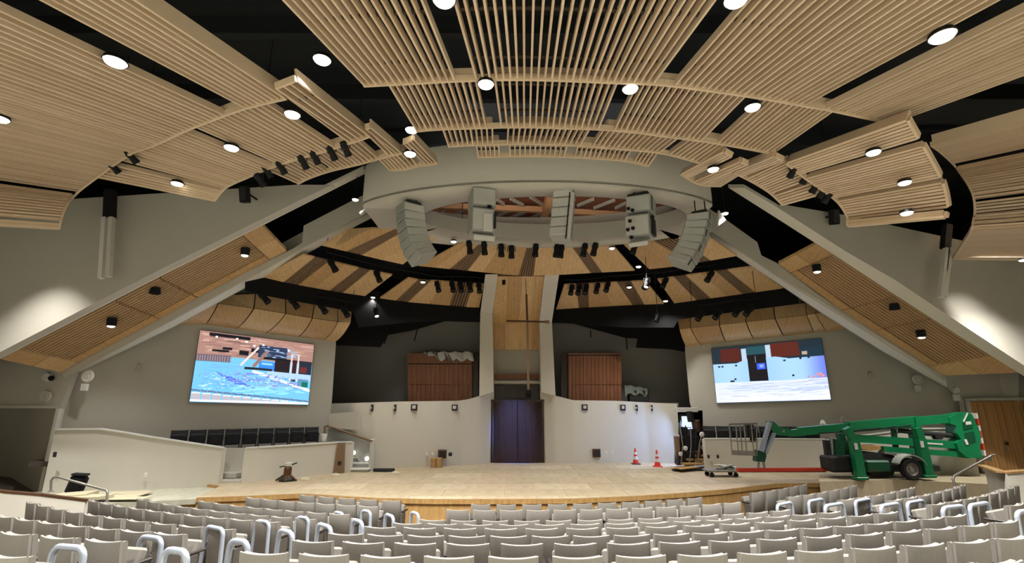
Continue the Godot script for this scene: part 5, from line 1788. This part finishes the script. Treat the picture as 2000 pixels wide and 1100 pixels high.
	for q in [[691, 884.5, "upper"], [716.5, 896, "lower"]]:
		var at := P(q[0], q[1], 20.95)
		var o := thing("step_light", "small round lit step light, %s one on the left stair panel" % q[2], "light", at, "step lights on the left stair")
		obj("lens", MB.new().lathe([Vector2(0, 0.03), Vector2(0.07, 0.025), Vector2(0.085, 0.0)], T(at, 0, PI / 2), 12), M.lamp_small, o)
	var cup := P(632, 857, 20.2)
	var ct := thing("paper_cup", "white cup standing on the end of the left choir wall", "cup", cup)
	obj("cup", MB.new().lathe([Vector2(0.09, 0.0), Vector2(0.13, 0.28), Vector2(0.12, 0.28), Vector2(0.0, 0.2)], T(cup + Vector3(0, -0.1, 0)), 12), M.white, ct)
	# right stairs: doorway with daylight and stacked gear
	var wy := P(1342, 824, 23.0)
	var wn := thing("lit_window", "bright daylit window pane at the head of the right stairs", "window", wy)
	obj("frame", MB.new().cbox(T(wy + Vector3(0, 0, -0.04)), Vector3(0.62, 0.66, 0.05), 0.01), M.charcoal, wn)
	obj("pane", MB.new().cbox(T(wy), Vector3(0.46, 0.48, 0.04), 0.01), emit(Color(0.86, 0.93, 1.0), 2.2), wn)
	var wl := AreaLight3D.new()
	wl.name = "daylight"
	wl.area_size = Vector2(0.46, 0.48)
	wl.light_color = Color(0.62, 0.74, 1.0)
	wl.light_energy = 25.0
	wl.shadow_enabled = true
	wn.add_child(wl)
	aim(wl, Vector3(-0.1, 0, 0.3), Vector3(-1.0, -0.55, 0.45))
	obj("lintel", MB.new().cbox(T(wy + Vector3(0.0, 0.52, 0.05)), Vector3(0.95, 0.2, 0.3), 0.02), M.wall_pale, wn)
	var gs := P(1345, 905, 22.2)
	var gr := thing("gear_stack", "dark jumble of stacked stage gear and stands at the right stairs", "gear", Vector3(gs.x, fy, gs.z))
	pr.seed = 11
	for q in [[1331, 880, 0.35, 1.0, "b"], [1346, 893, 0.42, 0.5, "b"], [1340, 862, 0.3, 0.55, "c"], [1356, 868, 0.36, 0.7, "b"], [1351, 846, 0.34, 0.4, "c"], [1334, 842, 0.3, 0.36, "b"], [1360, 832, 0.22, 0.5, "d"], [1348, 814, 0.16, 0.45, "b"], [1327, 895, 0.3, 0.5, "c"], [1363, 888, 0.26, 0.36, "d"]]:
		obj("case", MB.new().cbox(T(P(q[0], q[1], 22.2 + pr.randf() * 0.2), pr.randf_range(-0.5, 0.5), 0, pr.randf_range(-0.12, 0.12)), Vector3(q[2], q[3], 0.34), 0.03), M.black if q[4] == "b" else (M.charcoal if q[4] == "c" else M.bronze), gr)
	for k in 5:
		var x := 1330.0 + 8.0 * k
		obj("stand_pole", MB.new().tube([P(x, 910, 21.8), P(x + 4, 870, 21.8), P(x - 3 + 3 * k, 826 + 5 * k, 21.9)], 0.025, 6), M.steel if k % 2 == 0 else M.black, gr)
	for q in [[1339, 876, 0.1], [1329, 887, 0.09], [1371, 849, 0.11]]:
		obj("reflector", MB.new().lathe([Vector2(0, 0.05), Vector2(q[2] * 0.7, 0.04), Vector2(q[2], 0.0)], T(P(q[0], q[1], 21.7), 0, PI / 2), 14), M.white, gr)
	obj("newel", MB.new().cbox(T(P(1323, 880, 22.3)), Vector3(0.2, 1.2, 0.2), 0.02), M.groove_lip, gr)
	for k in 3:
		obj("step", MB.new().cbox(T(P(1352 + 6 * k, 906 - 8 * k, 21.7 + 0.3 * k)), Vector3(0.8, 0.07, 0.34), 0.01), M.ply, gr)
	for q in [[1384, 892, "left one of two black sockets low on the right choir wall"], [1402, 892, "right one of two black sockets low on the right choir wall"]]:
		tag(obj("wall_socket", MB.new().cbox(T(P(q[0], q[1], 21.05 if q[0] < 1390 else 20.98)), Vector3(0.09, 0.14, 0.06), 0.02), M.charcoal), q[2], "socket")
	# left corner: black case, foam sheets
	var bc := H(146, 968, -2.68)
	var ca := thing("black_case", "black padded case leaning by the foam sheets at the far left", "case", bc)
	obj("body", MB.new().cbox(T(bc + Vector3(0, 0.30, 0), 0.3, 0.0, -0.22), Vector3(0.42, 0.56, 0.3), 0.07), M.velour, ca)
	obj("flap", MB.new().cbox(T(bc + Vector3(0.07, 0.6, 0.02), 0.3, 0.0, -0.1), Vector3(0.4, 0.06, 0.28), 0.02), M.black, ca)
	for q in [[140, 974, 1.0, 0.7, 0.25, 0.12, "thick cream foam block under the black case at the far left"], [172, 977, 1.2, 0.5, -0.2, 0.10, "cream foam slab tilted against the foam block at the far left"], [225, 972, 1.3, 0.6, 0.1, 0.03, "thin white sheet lying beside the foam slab on the left floor"], [252, 966, 1.1, 0.5, 0.2, 0.03, "thin white sheet nearest the left gallery wall"], [245, 976, 1.2, 0.4, 0.06, 0.03, "narrow cream board at the front of the left floor"]]:
		var at := H(q[0], q[1], -2.66)
		var ft := thing("foam_sheet", q[6], "sheet", at, "pale sheets piled on the left floor")
		obj("slab", MB.new().cbox(T(at + Vector3(0, q[5] * 0.5 + 0.02, 0), q[4], 0, 0.05 if q[5] > 0.05 else 0.0), Vector3(q[2], q[5], q[3]), 0.01), M.cream, ft)
	tag(obj("wall_plate", MB.new().cbox(T(P(285, 929, 16.85)), Vector3(0.12, 0.16, 0.05), 0.015), M.white), "white outlet plate on the left gallery wall above the thin sheets", "outlet")
	tag(obj("wall_plate", MB.new().cbox(T(P(107, 888, 16.1)), Vector3(0.1, 0.16, 0.05), 0.015), M.charcoal), "small dark switch plate on the left gallery wall beside the recess", "switch")
	tag(obj("wall_plate", MB.new().cbox(T(P(663, 905, 20.1)), Vector3(0.14, 0.16, 0.06), 0.02), M.charcoal), "small dark socket on the end recess of the left choir wall", "socket")
	# tall cross on a pole in front of the doors
	var cf := P(1031, 774, 20.6)
	var cr := thing("pole_cross", "tall thin wooden cross on a pole with a round dark knob above the doors", "cross", cf)
	obj("upper_shaft", rod2(P(1028, 575, 20.6), P(1030, 632, 20.6), 0.085), M.bronze, cr)
	obj("lower_shaft", rod2(P(1030, 630, 20.6), P(1032, 770, 20.6), 0.095), M.groove_lip, cr)
	obj("cross_bar", rod2(P(989, 627, 20.6), P(1071, 629, 20.6), 0.07), M.bronze, cr)
	obj("bar_end", MB.new().box(T(P(1069, 629, 20.6)), Vector3(0.16, 0.13, 0.13)), M.groove_lip, cr)
	obj("knob", MB.new().lathe([Vector2(0, 0.2), Vector2(0.12, 0.16), Vector2(0.18, 0.0), Vector2(0.12, -0.14), Vector2(0, -0.18)], T(P(1032, 770, 20.6)), 14), M.velour, cr)
	obj("cable", MB.new().tube([P(1028, 575, 20.6), P(1026, 543, 20.55)], 0.012, 5), M.black, cr)

func rod2(a: Vector3, b: Vector3, w: float) -> MB:
	return MB.new().bar(a, b, w, w, Vector3.BACK)

# ---------------------------------------------------------------- loudspeakers
func cabinet(o: Node3D, at: Vector3, size: Vector3, ry: float, rx: float, rz: float, k: int) -> void:
	var t := T(at, ry, rx, rz)
	var c := obj("cabinet", MB.new().cbox(t, size, 0.02), M.pa, o)
	obj("grille", MB.new().cbox(t * T(Vector3(0, 0, size.z * 0.5)), Vector3(size.x * 0.92, size.y * 0.86, 0.03), 0.01), M.pa_light, c)
	obj("rigging", MB.new().cbox(t * T(Vector3(size.x * 0.5, 0, size.z * 0.28)), Vector3(0.03, size.y * 0.9, 0.06), 0.008), M.charcoal if k % 2 == 0 else M.steel, c)

func hang_rods(o: Node3D, at: Vector3) -> void:      # up to the underside of the ring
	for s in [-0.15, 0.15]:
		obj("hanger", MB.new().tube([at + Vector3(s, 0, 0), Vector3(at.x + s, EY + 5.995, at.z)], 0.018, 6), M.charcoal, o)

func build_speakers() -> void:
	# left curved array
	var o := thing("line_array", "curved grey line array loudspeaker hanging at the left end of the ring", "speaker", P(800, 400, 13.9), "grey loudspeakers under the ring")
	var pt := [[801, 411], [802, 427], [804, 443], [807, 459], [811, 474], [817, 488], [825, 501]]
	for k in pt.size():
		cabinet(o, P(pt[k][0], pt[k][1], 13.9), Vector3(0.72, 0.255, 0.55), 0.7, -0.02 - 0.07 * k, 0.02 + 0.075 * k, k)
	obj("bumper", MB.new().cbox(T(P(803, 399, 13.9), 0.7), Vector3(0.5, 0.09, 0.4), 0.02), M.charcoal, o)
	hang_rods(o, P(803, 397, 13.9))
	# second: big box pair with an open side
	o = thing("speaker_cluster", "boxy grey loudspeaker cluster second from the left under the ring", "speaker", P(943, 375, 13.2), "grey loudspeakers under the ring")
	cabinet(o, P(941, 394, 13.2), Vector3(0.68, 0.55, 0.7), 0.28, -0.05, 0.0, 0)
	cabinet(o, P(940, 435, 13.2), Vector3(0.66, 0.68, 0.66), 0.28, 0.05, 0.0, 1)
	obj("wedge", MB.new().cbox(T(P(943, 462, 13.2), 0.28, 0.5), Vector3(0.62, 0.16, 0.5), 0.02), M.pa_light, o)
	obj("horn_panel", MB.new().cbox(T(P(953, 434, 12.85), 0.28), Vector3(0.26, 0.52, 0.04), 0.01), M.white, o)
	obj("socket", MB.new().cbox(T(P(956, 404, 12.8), 0.28), Vector3(0.12, 0.1, 0.04), 0.01), M.black, o)
	obj("side_slot", MB.new().cbox(T(P(965, 432, 13.0), 0.28), Vector3(0.05, 0.5, 0.3), 0.01), M.charcoal, o)
	obj("rigging_frame", MB.new().cbox(T(P(943, 372, 13.3), 0.28), Vector3(0.72, 0.1, 0.5), 0.02), M.charcoal, o)
	hang_rods(o, P(943, 370, 13.3))
	# centre column
	o = thing("line_array", "straight grey column loudspeaker hanging at the centre of the ring", "speaker", P(1100, 372, 13.4), "grey loudspeakers under the ring")
	for k in 5:
		cabinet(o, P(1102 - 1.6 * k, 382 + 19 * k, 13.4), Vector3(0.58, 0.285, 0.5), -0.32, -0.03 * k, -0.05, k)
	obj("spine", MB.new().bar(P(1119, 376, 13.1), P(1110, 466, 13.1), 0.09, 0.06, Vector3.BACK), M.pa_light, o)
	obj("spine", MB.new().bar(P(1113, 376, 13.08), P(1105, 466, 13.08), 0.035, 0.05, Vector3.BACK), M.charcoal, o)
	obj("bumper", MB.new().cbox(T(P(1102, 369, 13.5), -0.3), Vector3(0.4, 0.1, 0.4), 0.02), M.charcoal, o)
	hang_rods(o, P(1102, 367, 13.5))
	# fourth: box with drivers showing
	o = thing("speaker_cluster", "grey loudspeaker cluster with dark round drivers right of the centre column", "speaker", P(1250, 390, 13.2), "grey loudspeakers under the ring")
	cabinet(o, P(1252, 405, 13.2), Vector3(0.70, 0.5, 0.66), -0.5, -0.05, -0.04, 0)
	cabinet(o, P(1249, 445, 13.2), Vector3(0.68, 0.62, 0.62), -0.5, 0.05, -0.04, 1)
	obj("wedge", MB.new().cbox(T(P(1249, 474, 13.1), -0.5, 0.5), Vector3(0.55, 0.14, 0.4), 0.02), M.pa_light, o)
	for q in [[1228, 408], [1231, 432], [1227, 449], [1237, 446], [1234, 464], [1236, 411]]:
		obj("driver", MB.new().lathe([Vector2(0, 0.05), Vector2(0.045, 0.05), Vector2(0.055, 0.0)], T(P(q[0], q[1], 12.82), -0.9, PI / 2), 12), M.black, o)
	obj("knob", MB.new().lathe([Vector2(0, 0.06), Vector2(0.05, 0.05), Vector2(0.06, 0.0)], T(P(1274, 424, 12.95), -0.2, PI / 2), 12), M.black, o)
	obj("side_slot", MB.new().cbox(T(P(1277, 444, 13.1), -0.5), Vector3(0.06, 0.5, 0.3), 0.01), M.charcoal, o)
	obj("rigging_frame", MB.new().cbox(T(P(1249, 386, 13.3), -0.5), Vector3(0.6, 0.12, 0.5), 0.02), M.charcoal, o)
	hang_rods(o, P(1249, 383, 13.3))
	# right curved array
	o = thing("line_array", "curved grey line array loudspeaker hanging at the right end of the ring", "speaker", P(1362, 415, 13.9), "grey loudspeakers under the ring")
	pt = [[1366, 428], [1363, 443], [1359, 458], [1354, 472], [1348, 486], [1340, 499], [1331, 511]]
	for k in pt.size():
		cabinet(o, P(pt[k][0], pt[k][1], 13.9), Vector3(0.66, 0.25, 0.5), -0.6, -0.02 - 0.06 * k, -0.08 - 0.075 * k, k)
	obj("bumper", MB.new().cbox(T(P(1368, 417, 13.9), -0.6), Vector3(0.45, 0.09, 0.4), 0.02), M.charcoal, o)
	hang_rods(o, P(1368, 415, 13.9))
	# wall columns and small boxes below the clouds
	for q in [[214, 14.1, "l"], [1848, 15.4, "r"]]:
		var l: bool = q[2] == "l"
		var top := P(216, 372, q[1]) if l else P(1850, 440, q[1])
		var mid := P(214, 426, q[1]) if l else P(1846, 486, q[1])
		var low := P(207, 545, q[1]) if l else P(1835, 582, q[1])
		o = thing("column_speaker", ("pair of slim white column speakers under a black bracket on the left wall" if l else "slim white column speaker under a black bracket on the right wall"), "speaker", low)
		obj("bracket", MB.new().bar(top, mid, 0.26 if l else 0.2, 0.22, Vector3.BACK), M.black, o)
		for s in ([-0.1, 0.11] if l else [0.0, 0.1]):
			var b := MB.new()
			b.bar(mid + Vector3(s, 0, 0.05), low + Vector3(s, 0.05 if s > 0 else 0.0, 0.05), 0.12 if l else 0.13, 0.14, Vector3.BACK)
			obj("column", b, M.wall_pale if s > 0 else M.white, o)
	for q in [[478, 380, 13.9, "small black wall speaker under the left bank beside the sloping beam"], [1629, 424, 15.2, "small black wall speaker under the right bank beside the curved cloud"]]:
		var at := P(q[0], q[1], q[2])
		o = thing("small_speaker", q[3], "speaker", at)
		obj("body", MB.new().cbox(T(at, 0, 0.25, 0.06), Vector3(0.24, 0.5, 0.24), 0.02), M.black, o)
		obj("grille", MB.new().cbox(T(at + Vector3(0, -0.02, 0.13), 0, 0.25), Vector3(0.19, 0.42, 0.02), 0.006), M.charcoal, o)
		obj("bracket", MB.new().tube([at + Vector3(0, 0.1, -0.05), at + Vector3(0, 0.14, -0.72 if q[0] < 1000 else -0.40)], 0.03, 6), M.black, o)

# ---------------------------------------------------------------- lamps
func downlight(label: String, px: float, py: float, h: float, e: float, slot := "", r := 0.12, group := "lit round downlights in the ceiling") -> void:
	var at := H(px, py, h)
	if slot_lines.has(slot):       # hang it just under the slot it sits in
		var a: Vector3 = slot_lines[slot][0]
		var d: Vector3 = slot_lines[slot][1] - a
		var best := 1e9
		for k in 120:
			var p := a + d * (k / 119.0)
			var c := seen(p).distance_to(Vector2(px, py)) if p.z < -0.5 else 1e9
			if c < best:
				best = c
				at = p
		var r0 := ray(px, py)
		at = Vector3(0, EY, 0) + r0 * ((at.y - EY - 0.10) / r0.y)
	lamp(label, at, e, r, group)

func lamp(label: String, at: Vector3, e: float, r: float, group: String, cone := 61.0) -> void:
	var o := thing("downlight", label, "light", at, group)
	obj("can", MB.new().lathe([Vector2(0.0, 0.07), Vector2(r * 1.0, 0.06), Vector2(r * 1.12, 0.0), Vector2(r * 1.03, -0.005), Vector2(r, 0.01)], T(at), 20), M.can, o)
	obj("lens", MB.new().lathe([Vector2(r * 1.01, 0.005), Vector2(r * 0.85, -0.03), Vector2(r * 0.5, -0.045), Vector2(0.0, -0.05)], T(at), 20), M.lamp, o)
	var l := SpotLight3D.new()
	l.name = "light"
	l.light_color = Color(1.0, 0.978, 0.945)
	l.light_energy = e
	l.light_size = 0.1
	l.spot_range = 60.0
	l.spot_attenuation = 2.0
	l.spot_angle = cone
	l.spot_angle_attenuation = 0.8 if cone > 50.0 else 1.0
	l.shadow_enabled = true
	o.add_child(l)
	l.position = Vector3(0, -0.09, 0)
	l.rotation.x = -PI / 2

func downlight_at(label: String, at: Vector3, e: float, r := 0.12) -> void:
	lamp(label, at, e, r, "lit round downlights in the ceiling")

func fixture(label: String, at: Vector3, target: Vector3, lit: float, size := 1.0) -> void:     # black stage spotlight on a yoke
	var o := thing("stage_spotlight", label, "spotlight", at, "black stage spotlights")
	var z := (at - target).normalized()
	var x := Vector3.UP.cross(z)
	x = Vector3.RIGHT if x.length() < 0.05 else x.normalized()
	var t := Transform3D(Basis(x, z, x.cross(z)), at)
	obj("barrel", MB.new().lathe([Vector2(0.0, 0.22 * size), Vector2(0.08 * size, 0.2 * size), Vector2(0.10 * size, 0.08 * size), Vector2(0.08 * size, 0.0), Vector2(0.10 * size, -0.2 * size), Vector2(0.085 * size, -0.2 * size), Vector2(0.07 * size, -0.15 * size)], t, 12), M.black, o)
	obj("lens", MB.new().lathe([Vector2(0.085 * size, -0.17 * size), Vector2(0.0, -0.18 * size)], t, 12), M.lamp_small if lit > 0 else M.charcoal, o)
	obj("yoke", MB.new().tube([at + x * 0.12 * size, at + x * 0.12 * size + Vector3(0, 0.18 * size, 0), at - x * 0.12 * size + Vector3(0, 0.18 * size, 0), at - x * 0.12 * size], 0.015, 5), M.black, o)
	obj("hook", MB.new().tube([at + Vector3(0, 0.18 * size, 0), at + Vector3(0, 0.34 * size, 0)], 0.02, 5), M.black, o)
	if lit > 0.0 or label.begins_with("dim"):
		obj("stem", MB.new().tube([at + Vector3(0, 0.34 * size, 0), Vector3(at.x, 12.75, at.z)], 0.014, 5), M.black, o)
	if lit > 0.0:
		var l := SpotLight3D.new()
		l.name = "light"
		l.light_energy = lit
		l.light_size = 0.08
		l.light_color = Color(1, 0.95, 0.88)
		l.spot_range = 60.0
		l.spot_attenuation = 2.0
		l.spot_angle = 35.0
		l.shadow_enabled = true
		o.add_child(l)
		aim(l, -z * 0.26 * size, -z)

func build_lights() -> void:
	var e := 85.0
	downlight("lit downlight in the first slot of the left bank, nearest tier", 225, 121, 5.25, e, "left nearest 1", 0.15)
	downlight("lit downlight in the second slot at the left edge of the left bank", -1, 232, 5.0, e, "left nearest 2", 0.14)
	downlight("lit downlight in the first slot of the left bank, second tier", 571, 224, 5.45, e, "left second 1", 0.14)
	downlight("lit downlight in the second slot of the left bank, second tier", 452, 289, 5.25, e, "left second 2", 0.14)
	downlight("lit downlight in the third slot of the left bank, second tier", 346, 359, 4.95, e, "left second 3", 0.13)
	downlight("lit downlight alone in the dark gap beside the big middle panels", 629, 117, 5.62, e, "", 0.14)
	downlight("lit downlight in the dark gap at the corner of the second middle tier", 804, 254, 5.6, e, "", 0.13)
	downlight("lit downlight in the slot of the left bank, farthest tier", 801, 301, 5.65, e, "left farthest 1", 0.13)
	downlight("lit downlight at the top edge in the first slot of the middle bank", 867, 0, 5.25, e, "middle nearest 1", 0.14)
	downlight("lit downlight at the nearest middle trim, above the first slot", 949, 165, 5.2, e, "", 0.13)
	downlight("lit downlight in the second slot of the middle bank, second tier", 1231, 174, 5.2, e, "", 0.13)
	downlight("lit downlight at the top edge in the second slot of the middle bank", 1438, 0, 5.2, e, "middle nearest 2", 0.14)
	downlight("lit downlight in the third slot of the middle bank, nearest tier", 1841, 71, 5.1, e, "middle nearest 3", 0.15)
	downlight("lit downlight in the third slot of the middle bank, second tier", 1470, 210, 5.4, e, "middle second 3", 0.13)
	downlight("lit downlight in the slot of the right bank, farthest tier", 1393, 331, 5.5, e, "right farthest 1", 0.12)
	downlight("lit downlight in the first slot of the right bank, second tier", 1706, 298, 5.0, e, "right second 1", 0.12)
	downlight("lit downlight in the second slot of the right bank, second tier", 1767, 357, 4.55, e, "right second 2", 0.11)
	downlight("lit downlight in the third slot of the right bank, second tier", 1771, 416, 4.0, e, "right second 3", 0.11)
	downlight("lit downlight in the lowest slot of the right bank at the right edge", 1998, 508, 2.6, e * 0.8, "right nearest 4", 0.1)
	# the same fittings carry on over the rear rows, behind the viewpoint
	var names := ["far left", "left of centre", "right of centre", "far right"]
	for r in 3:
		for c in 4:
			downlight_at("lit downlight over the rear seats, %s, %s row back" % [names[c], ordinal(r + 1)], Vector3(-12.0 + 8.0 * c, EY + 4.6, -1.5 + 3.7 * r), e * 1.25)
	# lamps in the beam soffits
	for q in [[478, 499, 15.75, "lit", "lit lamp near the head of the left sloping beam"], [217, 637, 15.7, "lit", "lit lamp near the foot of the left sloping beam"], [1596, 531, 16.45, "lit", "lit lamp near the head of the right sloping beam"], [1800, 659, 16.85, "lit", "lit lamp near the foot of the right sloping beam"]]:
		var at := P(q[0], q[1], q[2])
		downlight_at(q[4], at, 18.0, 0.11)
		obj("housing", MB.new().lathe([Vector2(0.0, 0.26), Vector2(0.14, 0.25), Vector2(0.135, 0.03), Vector2(0.12, 0.012)], T(at), 16), M.black, get_child(get_child_count() - 1))
	for q in [[303, 569, 15.45, "black unlit lamp on the middle soffit panel of the left beam"], [1747, 600, 16.6, "black unlit lamp on the middle soffit panel of the right beam"]]:
		var at := P(q[0], q[1], q[2])
		var o := thing("unlit_lamp", q[3], "light", at)
		obj("housing", MB.new().lathe([Vector2(0.0, 0.14), Vector2(0.13, 0.12), Vector2(0.17, -0.08), Vector2(0.14, -0.09), Vector2(0.12, 0.0)], T(at), 14), M.black, o)
		obj("lens", MB.new().lathe([Vector2(0.125, -0.02), Vector2(0.0, -0.04)], T(at), 14), M.charcoal, o)
	# lamps under the ring ends
	for q in [[694, 390, 15.0, 707, 404, "lit lamp and pale bracket at the left end of the ring"], [1416, 417, 14.6, 1408, 430, "lit lamp and pale bracket at the right end of the ring"]]:
		var at := P(q[0], q[1], q[2])
		downlight_at(q[5], at, 12.0, 0.1)
		obj("stem", MB.new().tube([at + Vector3(0, 0.06, 0), Vector3(at.x, 12.75, at.z)], 0.012, 5), M.black, get_child(get_child_count() - 1))
		var bt := P(q[3], q[4], q[2])
		tag(obj("lamp_bracket", MB.new().prism([Vector3(bt.x - 0.03, EY + 5.99, bt.z), bt + Vector3(0.16, 0.0, 0), bt + Vector3(-0.1, -0.2, 0)], Vector3(0, 0, -0.12)), M.white), "white bracket plate hanging by the lamp at the %s end of the ring" % ("left" if q[0] < 1000 else "right"), "bracket")
	for s in [-1.0, 1.0]:      # small lamps on the ledge inside the ring, lighting its timber deck
		var at := G(1.4 + 2.2 * s, 14.05, 6.75)
		var o := thing("cove_lamp", "small round cove lamp on the ledge inside the ring, %s of the centre column" % ("left" if s < 0 else "right"), "light", at, "cove lamps inside the ring")
		obj("base", MB.new().lathe([Vector2(0.0, 0.0), Vector2(0.09, 0.0), Vector2(0.08, -0.15), Vector2(0.0, -0.15)], T(at), 12), M.can, o)
		obj("bulb", MB.new().lathe([Vector2(0.07, 0.0), Vector2(0.06, 0.06), Vector2(0.0, 0.09)], T(at), 12), M.lamp_small, o)
		var l := SpotLight3D.new()
		l.name = "light"
		l.light_color = Color(1.0, 0.95, 0.88)
		l.light_energy = 16.0
		l.light_size = 0.08
		l.spot_range = 60.0
		l.spot_attenuation = 2.0
		l.spot_angle = 70.0
		l.shadow_enabled = true
		o.add_child(l)
		aim(l, Vector3(0, 0.14, 0), Vector3(0, 1.0, -0.6))
	# downlights of the stage shell
	for q in [[886, 472, 5.85, "lit downlight at the head of the left black radial slot under the ring"], [809, 513, 5.25, "lit downlight at the foot of the left black radial slot, upper shell"], [826, 551, 5.05, "lit downlight below the first black light ring on the left"], [728, 581, 4.5, "lit downlight at the foot of the left black radial slot, lower shell"],
			[1195, 485, 5.85, "lit downlight at the head of the right black radial slot under the ring"], [1247, 521, 5.25, "lit downlight at the foot of the right black radial slot, upper shell"], [1229, 561, 5.05, "lit downlight below the first black light ring on the right"], [1300, 588, 4.5, "lit downlight at the foot of the right black radial slot, lower shell"]]:
		downlight(q[3], q[0], q[1], q[2], 26.0, "", 0.1, "lit downlights in the stage shell")
	# wall washers hidden behind the outer clouds
	lamp("wall washing lamp above the left front wall", P(55, 415, 13.1), 150.0, 0.08, "wall washing lamps", 42.0)
	lamp("wall washing lamp above the right front wall", P(1938, 440, 14.6), 150.0, 0.08, "wall washing lamps", 42.0)
	# black stage spotlights
	var sets := [
		["second left cloud edge", 5.1, 14.68, [[508, 352], [522, 334], [549, 327], [592, 317], [615, 307], [648, 299], [675, 291]]],
		["nearest left cloud edge", 5.2, 16.4, [[257, 307], [222, 327], [206, 338]]],
		["second right cloud edge", 4.9, 14.68, [[1549, 334], [1574, 346], [1593, 364], [1608, 374], [1617, 384]]],
		["back lip of the ring", 5.75, 0.0, [[917, 483], [946, 485], [979, 489], [999, 492], [1046, 489], [1087, 490], [1096, 491], [1141, 488], [1161, 487], [1239, 484]]],
		["first light ring on the left", 4.95, 0.0, [[650, 519], [738, 540], [855, 560], [884, 560], [900, 560], [918, 560], [936, 562]]],
		["first light ring on the right", 4.95, 0.0, [[1116, 566], [1130, 566], [1144, 565], [1166, 563], [1186, 560], [1262, 555], [1298, 552], [1386, 540]]],
		["second light ring on the left", 4.2, 0.0, [[516, 582], [574, 592], [630, 602], [674, 609]]],
		["second light ring on the right", 4.2, 0.0, [[1368, 617], [1402, 614], [1441, 608], [1463, 607]]],
	]
	for s in sets:
		var i := 0
		var hooks := []
		for q in s[3]:
			i += 1
			var at: Vector3
			if s[2] > 0.0:
				at = C(q[0], q[1], s[2])
			elif s[1] < 4.5:
				at = P(q[0], q[1], 18.0 + 0.012 * (q[0] - 516.0) if q[0] < 1000 else 20.2 - 0.012 * (q[0] - 1368.0))
			else:
				at = H(q[0], q[1], s[1])
			var target := Vector3((at.x * 0.3), 0.8, -18.0) if s[2] == 0.0 else Vector3(at.x * 0.5 + 1.0, 1.0, -18.5)
			hooks.append(at + Vector3(0, 0.36 if s[2] > 0.0 else 0.45, 0))
			fixture("black stage spotlight, %s from the left on the %s" % [ordinal(i), s[0]], at, target, 0.0, 0.8 if s[2] > 0.0 else 1.25)
		if hooks.size() > 1:
			hooks.push_front(hooks[0] + (hooks[0] - hooks[1]).normalized() * 0.3)
			hooks.append(hooks[-1] + (hooks[-1] - hooks[-2]).normalized() * 0.3)
			var pipe := thing("light_pipe", "black pipe carrying the stage spotlights on the " + s[0], "pipe", hooks[0], "black lighting pipes")
			obj("pipe", MB.new().tube(hooks, 0.025, 6), M.black, pipe)
			for hk in [hooks[0], hooks[-1]]:
				obj("hanger", MB.new().tube([hk, Vector3(hk.x, 12.75, hk.z)], 0.012, 5), M.black, pipe)
	fixture("lit stage spotlight shining out of the black drape left of the piers", P(735, 611, 20.4), Vector3(-3.5, 0.8, -17), 4.0, 1.1)
	fixture("lit stage spotlight with a white barrel on the first light ring right of the piers", P(1264, 553, 18.6), Vector3(2.5, 0.8, -16), 4.0, 1.1)
	fixture("dim stage spotlight in the black drape right of the piers", P(1285, 621, 20.6), Vector3(3.0, 0.8, -18), 0.0, 1.0)
	# blue working light that makes the sheen on the doors
	var bl := P(984, 556, 18.8)
	var bo := thing("stage_spotlight", "small blue-gelled spotlight on the shell aimed at the brown doors", "spotlight", bl, "black stage spotlights")
	obj("barrel", MB.new().lathe([Vector2(0.0, 0.2), Vector2(0.07, 0.18), Vector2(0.07, 0.0)], T(bl), 12), M.black, bo)
	var sl := SpotLight3D.new()
	sl.name = "light"
	sl.light_color = Color(0.30, 0.50, 1.0)
	sl.light_energy = 1300.0
	sl.spot_angle = 10.0
	sl.light_size = 0.05
	sl.spot_range = 60.0
	sl.spot_attenuation = 2.0
	sl.shadow_enabled = true
	bo.add_child(sl)
	aim(sl, Vector3(0, -0.12, -0.06), P(1006, 826, 23.6) - bl)
